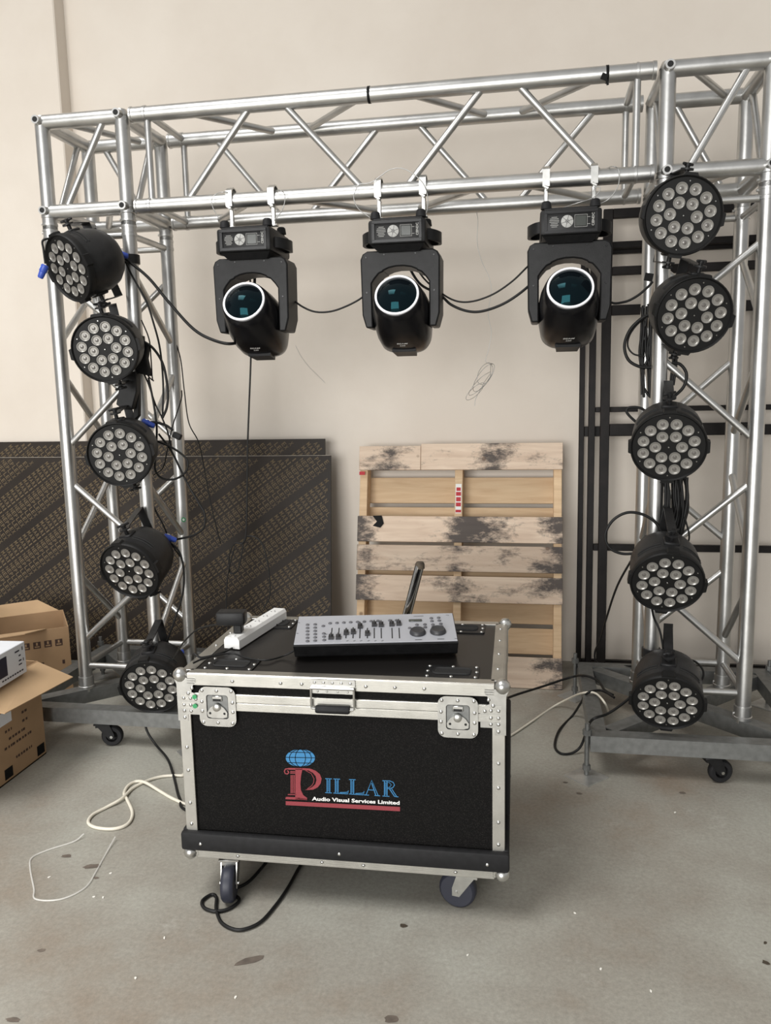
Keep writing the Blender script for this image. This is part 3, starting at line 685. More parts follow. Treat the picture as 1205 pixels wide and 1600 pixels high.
# butterfly latches
def rrect(w_, h_, r, n=5):
    out = []
    for cx, cy, a0 in ((w_/2-r, h_/2-r, 0), (-w_/2+r, h_/2-r, 90), (-w_/2+r, -h_/2+r, 180), (w_/2-r, -h_/2+r, 270)):
        out += [(cx+math.cos(math.radians(a0+90*i/n))*r, cy+math.sin(math.radians(a0+90*i/n))*r) for i in range(n+1)]
    return out
def ringplate(mb, o_, i_, d, mat):
    n = len(o_); vs = [(x, y, 0) for x, y in o_]+[(x, y, 0) for x, y in i_]+[(x, y, d) for x, y in o_]+[(x, y, d) for x, y in i_]
    fs = []
    for k in range(n):
        j = (k+1) % n; fs += [(k, n+k, n+j, j), (2*n+k, 2*n+j, 3*n+j, 3*n+k), (k, j, 2*n+j, 2*n+k), (n+k, 3*n+k, 3*n+j, n+j)]
    mb.add(vs, fs, mat)
def latch(u, z):
    mat = T((u, -.0045, z)) @ Matrix.Rotation(math.pi/2, 4, 'X')
    mb = MB(); ringplate(mb, rrect(.108, .116, .022), rrect(.064, .070, .008), .004, Matrix())
    o = mb.build('latch', 'zinc', case, 30); o.matrix_local = mat
    MB().prism(rrect(.066, .072, .008), .0012).build('latch_dish', 'galv', o, 0)  # darker metal paints in the shade of a deeper dish
    gp = MB(); ringplate(gp, rrect(.0645, .0705, .008), rrect(.060, .066, .007), .0016, Matrix()); gp.build('dish_shade_line', 'dark_hole', o, 0)  # black outline painted as the shaded rim of the dish
    MB().box((0, .024, .003), (.030, .016, .005), None, .002).build('catch', 'zinc', o)
    MB().box((0, .021, .0058), (.024, .006, .001)).build('catch_slot', 'dark_hole', o, 0)
    kn = MB(); kn.prism([(-.028, -.024), (-.030, -.012), (-.020, .002), (-.008, .010), (.008, .010), (.020, .002), (.030, -.012), (.028, -.024), (.016, -.028), (-.016, -.028)], .004, T((0, -.004, .003))); kn.build('butterfly_wing', 'zinc', o, 20)
    MB().lathe([(.006, .0115), (.012, .0110), (.0145, .007), (.0145, 0)], 16).build('butterfly_knob', 'zinc', o)
    for s in (-1, 1): MB().lathe([(.0068, .004), (.0078, .003), (.0078, 0)], 8, T((s*.021, -.018, 0))).build('wing_hole', 'dark_hole', o)
    for a, b_ in ((-.043, .047), (0, .047), (.043, .047), (-.045, .014), (.045, .014), (-.045, -.014), (.045, -.014), (-.043, -.047), (0, -.047), (.043, -.047)): link('rivet', RV, o, T((a, b_, .0038)))
latch(.114, .598); latch(.790, .598)
# spring handle
hm = T((.448, -.005, .645)) @ Matrix.Rotation(math.pi/2, 4, 'X')
hp = MB(); hp.prism(rrect(.126, .022, .003), .003, T((0, .034, 0))); hp.box((0, .014, .0025), (.118, .018, .005), None, .001); ho = hp.build('handle', 'zinc', case, 30); ho.matrix_local = hm
MB().path([(-.060, .022, .006), (-.060, -.030, .009), (-.058, -.036, .010), (-.040, -.037, .010)], .0035, 8).build('handle_bail', 'zinc', ho)
MB().path([(.060, .022, .006), (.060, -.030, .009), (.058, -.036, .010), (.040, -.037, .010)], .0035, 8).build('handle_bail', 'zinc', ho)
MB().tube((-.060, .022, .007), (.060, .022, .007), .005, 10).build('handle_hinge', 'zinc', ho)
MB().lathe([(-.047, .006), (-.047, .010), (-.042, .0115), (.042, .0115), (.047, .010), (.047, .006)], 16, T((0, -.037, .011)) @ Matrix.Rotation(math.pi/2, 4, 'Y')).build('handle_grip', 'rubber', ho)
for a in (-.050, -.025, 0, .025, .050): link('rivet', RV, ho, T((a, .036, .003)) @ Matrix.Scale(.8, 4))
for a in (-.042, -.015, .015, .042): link('rivet', RV, ho, T((a, .012, .005)) @ Matrix.Scale(.6, 4))
# stacking cups sunk in the lid
for cx, cy in ((.128, .085), (.768, .085), (.128, D-.085), (.768, D-.085)):
    mb = MB(); ringplate(mb, rrect(.150, .098, .006), rrect(.108, .050, .016), .004, Matrix()); o = mb.build('stacking_cup', 'blackplastic', case, 20); o.matrix_local = T((cx, cy, HT-.0025))
    rg = MB(); n_ = 24
    oo, ii = rrect(.108, .050, .016), rrect(.092, .036, .010)
    rg.loft([[(x, y, .0045) for x, y in oo], [(x, y, .008) for x, y in rrect(.104, .046, .015)], [(x, y, .0006) for x, y in ii]]); rg.build('cup_recess', 'dark_hole', o, 30)
    for a in (-.066, 0, .066):
        for b_ in (-.040, .040): link('rivet', RV, o, T((a, b_, .0038)))
    for a in (-.068, .068): link('rivet', RV, o, T((a, 0, .0038)))
# casters
for (u, v), rz in (((.113, .035), -1.42), ((.815, .055), math.pi-.22), ((.115, D-.09), .9), ((.785, D-.09), 2.2)): caster(case, (u, v, HB-.004), rz, .054, .036, 'wheelrubber', 'zinc')
# green inspection stickers
for z_ in (.625, .598):
    MB().lathe([(0, .0068), (.0006, .0068), (.0006, 0)], 14, T((.048, -.0095, z_)) @ Matrix.Rotation(math.pi/2, 4, 'X')).build('green_sticker', 'greensticker', case, 0)
# logo print
def lz(x, y): return on_front(420+x/5.02, 1150+y/5.02, .0)
FM = Matrix.Rotation(math.pi/2, 4, 'X')     # local XY -> front plane (x, -y offset, z)
def logo_poly(mb, pts, d=.0015):
    q = [lz(*p) for p in pts]; mb.add([(a, -d+.006, b) for a, b in q], [tuple(range(len(q)))])
def logo_stroke(mb, pts, wz, closed=False, d=.0015):
    q = [lz(*p) for p in pts]; m2 = MB(); stroke(m2, q, wz/5.02*.00181, 0, closed); mb.add([(x, -d+.006, y) for x, y, z in m2.v], m2.f)
gl = MB(); logo_poly(gl, [(245+115*math.cos(a*math.pi/18), 178+69*math.sin(a*math.pi/18)) for a in range(36)])
gl.build('logo_globe', 'logoblue', case, 0)
gg = MB()
for k in (-.75, -.35, .35, .75): logo_stroke(gg, [(245+115*k*math.cos(a*math.pi/12), 178+69*math.sin(a*math.pi/12)) for a in range(-6, 7)], 5, d=.0022)
for y in (-46, -6, 36): logo_stroke(gg, [(245-115*math.sqrt(1-(y/69)**2), 178+y), (245+115*math.sqrt(1-(y/69)**2), 178+y+4)], 5, d=.0022)
gg.build('logo_globe_lines', 'laminate', case, 0)
pp = MB()
logo_poly(pp, [(205, 260), (262, 262), (250, 320), (245, 380), (249, 430), (268, 470), (298, 492), (298, 508), (205, 505)])
ou = [(255, 257), (320, 261), (365, 278), (398, 305), (412, 340), (405, 378), (382, 408), (345, 427), (280, 430)]
in_ = [(255, 272), (308, 276), (343, 295), (366, 322), (372, 352), (362, 384), (340, 405), (318, 417), (280, 430)]
for i in range(8): logo_poly(pp, [ou[i], ou[i+1], in_[i+1], in_[i]])
logo_stroke(pp, [(285, 276), (330, 300), (352, 340), (350, 370), (335, 395), (300, 420)], 5)
logo_poly(pp, [(150, 256), (258, 257), (258, 272), (150, 270)])
logo_stroke(pp, [(150, 262), (128, 265), (119, 282), (126, 300), (142, 304), (153, 294), (150, 281), (140, 280)], 10)
for y in (281, 293): logo_poly(pp, [(165, y), (208, y), (208, y+8), (165, y+8)])
for x in (168, 180, 192): logo_poly(pp, [(x, 312), (x+8, 312), (x+8, 455), (x, 455)])
logo_poly(pp, [(148, 461), (212, 462), (212, 470), (145, 469)]); logo_poly(pp, [(136, 483), (215, 486), (298, 500), (298, 509), (128, 502), (128, 490)])
logo_poly(pp, [(130, 517), (1028, 563), (1028, 597), (130, 548)])
pp.build('logo_pillar_letter', 'logored', case, 0)
il = MB()
def LT(x, v): return (x, (452+(x-440)*.061)*(1-v)+(338+(x-440)*.036)*v)
def ls(pts, wz=6, closed=False): logo_stroke(il, [LT(*p) for p in pts], wz, closed)
def stem(x0, x1, v0=.06, v1=.94):
    ls([(x0, v0), (x0, v1)], 7); ls([(x1, v0), (x1, v1)], 7); ls([((x0+x1)/2, v0+.05), ((x0+x1)/2, v1-.05)], 4)
ls([(440, .98), (492, .98)]); ls([(440, .02), (492, .02)]); stem(455, 476)
for x in (505, 628): ls([(x, .98), (x+52, .98)]); ls([(x, .02), (x+112, .02), (x+118, .26), (x+106, .12), (x+50, .08)]); stem(x+15, x+36)
ls([(745, .02), (785, .02)]); ls([(828, .02), (872, .02)]); ls([(762, .04), (806, .98), (856, .04)], 6); ls([(806, .80), (838, .04)], 7); ls([(780, .36), (832, .36)])
ls([(890, .98), (950, .98), (975, .90), (985, .74), (972, .58), (945, .50), (925, .50)]); ls([(925, .88), (945, .88), (960, .74), (945, .58), (925, .58)], 4)
ls([(890, .02), (945, .02)]); stem(906, 926); ls([(945, .50), (985, .04), (1015, .02)], 7); ls([(962, .50), (1002, .04)], 6)
il.build('logo_lettering', 'logoblue', case, 0)
tl = MB(); vs, fs = text_mesh('Audio Visual Services Limited', .028, 3); mx = max(v[0] for v in vs)
tl.add([(lambda q: (q[0], .0045, q[1]))(lz(338+x/mx*687, 511+x/mx*34-y*40)) for x, y, z in vs], fs)
tl.build('logo_tagline', 'printwhite', case, 0)

# ------------------------------------------------------------------ lighting controller on the case
KM = T((.945, -1.035, HT+.001)) @ Matrix.Rotation(math.radians(10.5), 4, 'Z'); KI = KM.inverted()
KW, KD = .478, .17; slope = math.atan2(.035, KD)
kc = empty('lighting_controller', KM, 'silver and black lighting controller with faders on the flight case lid', 'lighting controller')
b = MB(); prof = [(.045, .004), (.03, .012), (.004, .046), (.0, .050), (.0, .054), (KD, .089), (KD, .004)]
b.loft([[(x, y, z) for y, z in prof] for x in (0, KW)]); b.build('body', 'blackplastic', kc, 20)
PM = T((0, 0, .0545)) @ Matrix.Rotation(slope, 4, 'X')      # panel plane: x right, y back
PL = KD/math.cos(slope)
fp = MB(); fp.box((KW/2, PL/2, .0015), (KW-.004, PL-.002, .003), None, .0008); face = fp.build('faceplate', 'facesilver', kc, 20); face.matrix_local = PM
PW = KM @ PM; PI_ = PW.inverted(); pn = PW.to_3x3() @ V((0, 0, 1)); p0 = PW @ V((0, 0, .003))
def kp(zx, zy): q = PI_ @ hit(440+zx/4.017, 940+zy/4.017, p0, pn); return q.x, q.y
FADM = MB().loft([[(-.0055, -.008, .0), (.0055, -.008, .0), (.0055, .008, .0), (-.0055, .008, .0)], [(-.005, -.0075, .006), (.005, -.0075, .006), (.005, .0075, .006), (-.005, .0075, .006)], [(-.005, -.002, .004), (.005, -.002, .004), (.005, .002, .004), (-.005, .002, .004)]]).box((0, 0, .005), (.003, .012, .010)).mesh('fader', 'fadergrey', 30)
SLM = MB().box((0, 0, 0), (.003, .062, .0008)).mesh('fader_slot', 'dark_hole', 0)
BTM = MB().lathe([(0, .0058), (.002, .0055), (.003, .004), (.003, 0)], 12).mesh('button', 'btn')
BTL = MB().lathe([(0, .0058), (.002, .0055), (.003, .004), (.003, 0)], 12).mesh('button', 'btn')
for x, ky in ((310, 228), (355, 228), (402, 200), (446, 195), (488, 160), (535, 205), (578, 148), (622, 150), (690, 146), (735, 142)):
    c = kp(x+4, 198); link('fader_slot', SLM, face, T((c[0], c[1], .0034))); k = kp(x+2, ky); link('fader', FADM, face, T((c[0], k[1], .003)) @ Matrix.Scale(1.35, 4))
for x, y in [(163, 147+i*20.6) for i in range(6)]+[(211, 145+i*20.4) for i in range(6)]+[(262, 155), (265, 202), (267, 222), (268, 243)]+[(305+i*43, 138-i*2.2) for i in range(8)]+[(680, 120), (722, 119)]+[(940, 106), (986, 103), (944, 124), (990, 121), (850, 147), (900, 145), (950, 146), (1000, 141), (805, 168), (902, 162), (952, 160), (1005, 157)]:
    c = kp(x, y); link('button', BTM, face, T((c[0], c[1], .003)))
for x, y in ((855, 197), (982, 190)):
    c = kp(x, y); MB().lathe([(0, .024), (.004, .024), (.010, .021), (.012, .019), (.010, .014), (.010, 0)], 26, T((c[0], c[1], .003))).build('jog_wheel', 'fadergrey', face)
c = kp(840, 120); MB().box((c[0], c[1], .004), (.040, .013, .003), None, .001).build('display', 'screen', face)
ps = MB()
for x, y, w_ in ((860, 92, .03), (280, 205, .008), (1000, 235, .02), (860, 240, .02), (100, 200, .006)):
    c = kp(x, y); stroke(ps, [(c[0]-w_/2, c[1]), (c[0]+w_/2, c[1])], .0025, .0033)
for xa, ya in ((105, 132), (110, 275), (1040, 85), (1095, 232)):
    c = kp(xa, ya); stroke(ps, [(c[0]-.004, c[1]), (c[0]+.004, c[1]), (c[0]+.004, c[1]-.004)], .0018, .0033)
for x in (402, 446, 488, 535, 578, 622):
    c = kp(x+12, 246); stroke(ps, [(c[0]-.003, c[1]-.002), (c[0]+.003, c[1]+.002)], .002, .0033)
ps.build('panel_print', 'blackface', face, 0)['kind'] = 'stuff'

# power strip and plug adapter
SM = T((.715, -.925, HT+.001)) @ Matrix.Rotation(math.atan2(.33, .045), 4, 'Z')     # local X runs along the strip
ps_ = MB(); ps_.loft([[(0, -.026, 0), (0, .026, 0), (0, .026, .026), (0, .020, .036), (0, -.020, .036), (0, -.026, .026)], [(.345, -.026, 0), (.345, .026, 0), (.345, .026, .026), (.345, .020, .036), (.345, -.020, .036), (.345, -.026, .026)]])
strip = empty('power_strip', SM, 'white power strip lying at an angle on the flight case lid', 'power strip')
ps_.build('housing', 'whiteplastic', strip, 20)
for i in range(1, 5):
    MB().lathe([(.0355, .0175), (.0368, .0175), (.0368, .0155), (.0362, 0)], 20, T((.06+i*.06, 0, 0))).build('socket_outlet', 'whiteplastic', strip)
    for a, b_ in ((.008, 0), (-.004, .007), (-.004, -.007)): MB().box((.06+i*.06+a, b_, .0366), (.005, .0025, .001)).build('socket_slot', 'dark_hole', strip, 0)
MB().box((.016, 0, .037), (.014, .010, .003), None, .001).build('switch', 'whiteplastic', strip)
AM = T((.700, -.875, HT+.074)) @ Matrix.Rotation(.12, 4, 'Z')
ad = empty('power_adapter', AM, 'black plug adapter pushed into the white power strip', 'power adapter')
MB().box((0, 0, .012), (.088, .055, .042), None, .006, 2).build('housing', 'blackplastic', ad)
MB().box((.020, 0, -.022), (.026, .036, .028), None, .003).build('plug', 'blackplastic', ad)

# ------------------------------------------------------------------ pallet
PB, PT = V((.735, .66, .002)), 1.215
lean = math.atan2(.30, 1.18)
PMt = T(PB) @ Matrix.Rotation(-lean, 4, 'X')
pal = empty('wooden_pallet', PMt, 'pale pine pallet with mould stains leaning against the wall', 'pallet')
PWd = 1.045
def board(x0, x1, f0, f1, y0, th, mat='wood', name='deck_board'):
    z1, z0 = PT*(1-f0), PT*(1-f1); mb = MB(); mb.box((0, 0, 0), (x1-x0, th, z1-z0), None, .002)
    o = mb.build(name, mat, pal, 0); o.matrix_local = T(((x0+x1)/2, y0+th/2, (z0+z1)/2)); return o
th = .018
board(0, .325, 0, .104, 0, th); board(.327, PWd, -.008, .104, -.002, th)
board(0, PWd, .302, .411, 0, th, 'wood2'); board(0, PWd, .425, .533, -.001, th); board(0, PWd, .552, .66, 0, th)
board(0, PWd, .876, 1.0, 0, th)
for f0, f1 in ((0, .09), (.125, .237), (.255, .37), (.44, .55), (.64, .745), (.763, .87), (.905, 1.0)): board(.005, PWd-.005, f0, f1, th+.09, .016, 'woodclean', 'bottom_board')
for x in (.004, PWd/2-.02, PWd-.044): board(x, x+.04, .004, .998, th, .09, 'woodclean', 'stringer')
st = MB(); st.box((PWd/2, th-.0006, PT*(1-.225)), (.030, .001, PT*.125)); sk = st.build('paper_sticker', 'printwhite', pal, 0)
sr = MB()
for f, h_, wd in ((.185, .018, .022), (.205, .02, .026), (.228, .022, .024), (.25, .02, .026), (.278, .014, .028)): sr.box((PWd/2, th-.0014, PT*(1-f)), (wd, .0008, h_))
sr.build('red_print', 'redprint', sk, 0)
MB().box((.018, -.0006, PT*(1-.118)), (.030, .001, .018)).build('red_print', 'redprint', pal, 0)
# scrap of black tape stuck on the pallet
q = PMt @ V((.11, -.004, PT*(1-.325)))
tp = MB(); tp.prism([(-.03, .028), (.018, .030), (.030, -.012), (.012, -.034), (-.028, -.024), (-.006, -.002)], .0025, Matrix.Rotation(math.pi/2, 4, 'X'))
t_ = tp.build('tape_scrap', 'black_tape', None, 0); t_.matrix_world = T(q) @ Matrix.Rotation(-lean, 4, 'X'); tag(t_, 'torn black tape scrap stuck on a pallet board', 'tape')

# ------------------------------------------------------------------ plywood sheets
LET = {}
for ch in 'MARINEPLX':
    vs, fs = text_mesh(ch, .012, 1); x0 = min(v[0] for v in vs); x1 = max(v[0] for v in vs); LET[ch] = ([((x-x0)/(x1-x0), y/.73) for x, y, z in vs], fs)
def sheet(xr, yb, yt, wd, ht, tmin, label, seed, edge):
    lean_ = math.asin((yt-yb)/ht); m = T((xr-wd, yb, .002)) @ Matrix.Rotation(-lean_, 4, 'X')
    o = empty('plywood_sheet', m, label, 'plywood sheet', 'film faced plywood sheets')
    MB().box((wd/2, .009, ht/2), (wd, .018, ht)).build('panel', 'plyfilm', o, 0)
    MB().box((wd/2, .009, ht+.0006), (wd, .018, .0012)).build('top_edge', edge, o, 0)
    mb = MB(); bd = math.radians(35); wdv = math.radians(-53); B = V((math.cos(bd), math.sin(bd))); Wv = V((math.cos(wdv), math.sin(wdv))); Up = V((-Wv.y, Wv.x))
    cell = .0216; hh = .0255; per = .252; pitch = .0335
    for i in range(-20, 20):
        for k in range(-140, 150):
            org = V((0, 0))+Wv*(i*per+seed)+B*(k*pitch+.007*i)
            for j, ch in enumerate('MARINEPLEX'):
                p = org+Wv*(j*cell)
                if not (0 < p.x < wd-.02 and max(.03, tmin) < p.y < ht-.02): continue
                pts, fs = LET[ch]; wl_ = .007 if ch == 'I' else .0165
                vv = [p+Wv*(x*wl_)+Up*(y*hh) for x, y in pts]
                if all(0.002 < q.x < wd-.002 and .002 < q.y < ht-.002 for q in vv): mb.add([(q.x, -.0006, q.y) for q in vv], fs)
    pr = mb.build('print', 'plyprint', o, 0); pr['kind'] = 'stuff'
    return o
sheet(.583, .80, .935, 2.44, 1.14, 0, 'dark brown film plywood sheet standing in front, printed all over', .05, 'ledge')
sheet(.545, .86, .97, 2.44, 1.222, 1.05, 'dark brown film plywood sheet standing behind, its top edge showing', .11, 'plyfilm')

# ------------------------------------------------------------------ black steel frames
def steel_frame(xl, xr, y0, h, t, rails, label, lean_=.03, mull=()):
    m = T((xl, y0, .002)) @ Matrix.Rotation(-lean_, 4, 'X')
    o = empty('steel_frame', m, label, 'steel frame', 'black steel frames against the wall'); wd = xr-xl
    for x in (0, wd-t)+tuple(mull): MB().box((x+t/2, 0, h/2), (t, .03, h), None, .002).build('upright', 'blacksteel', o, 0)
    for z, rh in rails: MB().box((wd/2, 0, z), (wd-2*t-.001, .028, rh), None, .002).build('rail', 'blacksteel', o, 0)
    return o
def zf(px, py, y): return aty(px, py, y).z
steel_frame(1.958, 2.70, .90, 2.30, .044, [(2.278, .044), (zf(980, 422, .93), .040), (zf(980, 484, .93), .048), (zf(990, 672, .92), .058), (.03, .044)], 'black steel frame standing foremost of three against the wall')
steel_frame(1.905, 3.10, .955, 2.16, .032, [(2.14, .032), (zf(990, 640, .97), .026), (zf(1000, 857, .96), .034), (.03, .032)], 'black steel frame standing between two others against the wall')
steel_frame(1.862, 3.05, 1.005, 2.14, .026, [(2.12, .026), (zf(1190, 672, 1.01), .05), (.03, .03)], 'black steel frame with thin uprights standing closest to the wall', mull=(.83,))

# ------------------------------------------------------------------ cartons
def carton(name, x0, x1, y0, y1, z0, z1, label, rz=0):
    m = T((x1, y1, z0)) @ Matrix.Rotation(rz, 4, 'Z'); o = empty(name, m, label, 'box', None); return o
A = carton('cardboard_box', -.86, -.363, -.80, -.318, 0, .40, 'open brown cardboard box holding up the white carton', 0)
def open_box(o, w_, d_, h_, flaps):
    t = .005; mb = MB()      # origin at rear right bottom corner; walls towards -x, -y
    mb.box((-w_/2, -d_/2, t/2+.001), (w_, d_, t))
    mb.build('bottom', 'card', o, 0)
    for c, d in (((-t/2, -d_/2, h_/2), (t, d_, h_)), ((-w_+t/2, -d_/2, h_/2), (t, d_, h_)), ((-w_/2, -t/2, h_/2), (w_-2*t, t, h_)), ((-w_/2, -d_+t/2, h_/2), (w_-2*t, t, h_))):
        MB().box((c[0], c[1], c[2]+.001), d).build('side', 'card', o, 0)
    for q in flaps:
        n = [V(p) for p in q]; nn = (n[1]-n[0]).cross(n[2]-n[0]).normalized()*.004
        MB().add([tuple(p) for p in n]+[tuple(p+nn) for p in n], [(0, 1, 2, 3), (7, 6, 5, 4), (0, 4, 5, 1), (1, 5, 6, 2), (2, 6, 7, 3), (3, 7, 4, 0)]).build('flap', 'cardin', o, 0)
open_box(A, .50, .48, .40, [[(0, -.004, .40), (.158, -.012, .345), (.146, -.43, .362), (0, -.476, .40)], [(-.02, 0, .402), (-.49, 0, .402), (-.48, .10, .33), (-.03, .10, .33)]])
def print_on(o, name, mat, items, plane):
    mb = MB()
    for a, b_, w_, h_ in items:
        q = [(a-w_/2, b_-h_/2), (a+w_/2, b_-h_/2), (a+w_/2, b_+h_/2), (a-w_/2, b_+h_/2)]
        if plane == 'x': mb.add([(.0006, y, z) for y, z in q], [(0, 1, 2, 3)])
        else: mb.add([(x, plane, z) for x, z in q], [(0, 1, 2, 3)])
    ob = mb.build(name, mat, o, 0)
    if len(items) > 1: ob['kind'] = 'stuff'
it = [(-.035, .035, .05, .042), (-.245, .035, .05, .042)]
for q in it: print_on(A, 'black_corner_print', 'black_tape', [q], 'x')
random.seed(3)
it = []
for zz, a0, a1 in ((.075, -.19, -.09), (.135, -.25, -.09), (.165, -.22, -.12), (.20, -.24, -.20), (.20, -.13, -.10), (.235, -.13, -.10), (.27, -.25, -.21)):
    y = a0
    while y < a1: w_ = random.uniform(.006, .016); it.append((y, zz, w_, .010)); y += w_+.006
print_on(A, 'print', 'cardprint', it, 'x')
MB().box((.0006, -.245, .255), (.001, .09, .05)).build('paper_label', 'whitecard', A, 0)
Bx = carton('cardboard_box', -1.2, -.665, -.05, .36, 0, .34, 'open brown cardboard box with handling symbols behind the truss base', 0)
_rb = Matrix.Rotation(.62, 4, 'Z'); Bx.matrix_world = T(V((-.645, .36, 0)) - _rb @ V((0, -.36, 0))) @ _rb
open_box(Bx, .50, .36, .335, [[(-.02, 0, .335), (-.48, 0, .335), (-.48, .05, .385), (-.12, .05, .395)], [(-.495, -.004, .335), (-.40, -.004, .42), (-.40, -.355, .42), (-.495, -.355, .335)], [(-.10, -.36, .337), (-.49, -.36, .337), (-.49, -.47, .35), (-.20, -.46, .352)]])
print_on(Bx, 'handling_symbols', 'cardprint', [(x, .262, .034, .034) for x in (-.05, -.10, -.15, -.20)], -.3606)
print_on(Bx, 'handling_symbol_marks', 'card', [(x+dx, .262+dz, w_, h_) for x in (-.05, -.10, -.15, -.20) for dx, dz, w_, h_ in ((0, -.008, .022, .006), (0, .006, .008, .014))], -.3611)
print_on(Bx, 'print', 'cardprint', [(-.035, .16, .012, .02), (-.14, .165, .03, .012), (-.03, .12, .008, .01)], -.3606)
Cx = empty('white_carton', T((-.325, -.45, .405)) @ Matrix.Rotation(.05, 4, 'Z'), 'white carton with black print resting on the open cardboard box', 'box')
MB().box((-.20, -.22, .062), (.40, .44, .124), None, .002).build('carton_body', 'whitecard', Cx, 0)
print_on(Cx, 'black_print', 'navyprint', [(-.20, .068, .15, .075)], 'x')
print_on(Cx, 'small_print', 'navyprint', [(-.055, .10, .030, .006), (-.04, .08, .014, .006), (-.04, .06, .018, .006), (-.04, .045, .022, .005), (-.018, .058, .005, .012), (-.02, .102, .006, .014)]+[(-.03-i*.016, .018, .012, .006) for i in range(9)], 'x')

# ------------------------------------------------------------------ chrome pipe behind the case
pt = aty(657, 880, -.44); pb_ = aty(637, 957, -.44); d = (pt-pb_); d = d/d.z
bot = pt-d*(pt.z-.003)
cp_ = empty('chrome_pipe', T(bot), 'shiny chrome pipe standing up behind the flight case', 'pipe')
MB().tube((0, 0, 0), tuple(d*(pt.z-.01)), .0165, 20).build('tube', 'chrome', cp_)
MB().lathe([(-.012, .017), (.004, .0168), (.012, .012), (.014, 0)], 18, T(d*(pt.z-.01))).build('end_cap', 'leaf', cp_)

gs = empty('green_round_sticker', T(aty(287, 812, A_-RC-.001)) @ Matrix.Rotation(math.pi/2, 4, 'X'), 'round green and white sticker on the rear chord of the box tower', 'sticker')
MB().lathe([(0, .011), (.001, .011), (.001, .0085), (.001, 0)], 18).build('disc', 'greensticker', gs, 0)
MB().lathe([(.0012, .006), (.0016, .006), (.0016, 0)], 14).build('centre', 'printwhite', gs, 0)
# ------------------------------------------------------------------ cables
def cable(name, pts, r, label, mat='cable', group=None, k=8, n=8, cat='cable'):
    o = MB().path(spline(pts, k), r, n).build(name, mat, None, 80); return tag(o, label, cat, group)
def pp_(lst, y): return [aty(a, b, (q[0] if q else y)) for a, b, *q in lst]
def fl_(lst, z=.005): return [atz(a, b, (q[0] if q else z)) for a, b, *q in lst]
cable('cable', pp_([(190, 400), (230, 432), (262, 470), (300, 512), (330, 530), (362, 537), (385, 525, .10), (396, 480, .14), (398, 400, .13), (392, 368, .11)], -.06), .0062, 'thick black cable sweeping from the topmost par to the nearest moving head')
cable('cable', pp_([(190, 394), (205, 428), (228, 470), (240, 505), (250, 545), (255, 600), (254, 651)], -.05), .0042, 'black cable dropping from the topmost par down the cardboard box tower')
cable('cable', pp_([(222, 532), (240, 545), (255, 570), (262, 608), (261, 635), (254, 653)], -.06), .0055, 'black cable curving down behind the second par on the box tower')
cable('cable', pp_([(221, 500), (233, 530), (236, 560), (238, 590), (240, 595), (232, 588), (224, 575)], -.03), .0028, 'thin black wire hooking beside the second par on the box tower')
cable('cable', pp_([(262, 560), (262, 545), (272, 533), (282, 560), (288, 610), (295, 660), (310, 690), (318, 725), (330, 790), (345, 850)], .34), .0028, 'thin black wire falling past the rear chord of the box tower')
cable('cable', pp_([(224, 582), (232, 600), (243, 632), (252, 650), (262, 675), (268, 700)], -.03), .0036, 'black wire crossing behind the third par on the box tower')
cable('cable', pp_([(232, 590), (240, 630), (245, 670), (243, 710), (243, 735), (255, 748), (275, 748), (291, 736), (292, 718), (270, 700), (242, 688)], -.04), .0046, 'black cable looped beside the third par on the box tower')
cable('cable', pp_([(248, 678), (268, 705), (290, 750), (310, 785), (320, 803), (318, 825), (300, 837), (275, 843), (264, 845)], -.02), .0046, 'black cable running from the third par to the fourth on the box tower')
cable('cable', pp_([(222, 662), (240, 660), (258, 664), (270, 672)], -.06), .0055, 'short black lead with a square connector by the third par')
cn = MB().box((0, 0, 0), (.036, .02, .024), Euler((0, .45, 0)).to_matrix(), .003).build('cable_connector', 'blackplastic'); cn.location = aty(277, 681, -.06); tag(cn, 'black square cable connector hanging beside the third par', 'connector')
cable('cable', pp_([(284, 610, .3), (283, 625, .3), (270, 665, .2), (262, 700, .1), (255, 730, .05), (240, 742)], -.02), .003, 'thin black wire slanting inside the box tower')
cable('cable', pp_([(266, 848), (280, 862), (287, 890), (286, 925), (276, 960), (262, 1000), (256, 1025)], -.07), .0045, 'black cable hanging from the fourth par to the lowest on the box tower')
cable('cable', pp_([(232, 748), (240, 790), (255, 820), (268, 850), (282, 870)], .05), .0035, 'black wire behind the fourth par on the box tower')
cable('cable', [aty(225, 1112, -.22), aty(229, 1140, -.24), aty(243, 1163, -.26), atz(262, 1186, .03), atz(272, 1215, .006), atz(281, 1248, .006), atz(300, 1270, .006), V((.85, -.84, .006)), V((1.15, -.70, .006))], .005, 'black cable dropping from the lowest par to the floor')
cable('cable', pp_([(386, 366, .11), (390, 400), (392, 500), (392, 560), (389, 640), (387, 700), (386, 790), (384, 838), (378, 850)], .14), .0040, 'black cable hanging straight down from the moving head beside the tower')
cable('cable', pp_([(378, 850), (366, 850), (358, 870), (360, 895), (372, 890), (378, 865), (384, 840), (400, 840), (412, 855), (420, 890), (422, 930), (412, 950)], .16), .0032, 'thin black cable tangled in front of the plywood')
cable('cable', pp_([(366, 856), (356, 900), (354, 950), (358, 1000)], .15), .0032, 'thin black cable strand dropping behind the power strip')
cable('cable', pp_([(402, 366, .11), (415, 400, .14), (435, 440, .13), (458, 468), (480, 483), (502, 488), (530, 483), (567, 464), (592, 435, .12), (608, 390, .14), (612, 358, .11)], .04), .0038, 'thin black cable slung between the moving heads, before the bare wall')
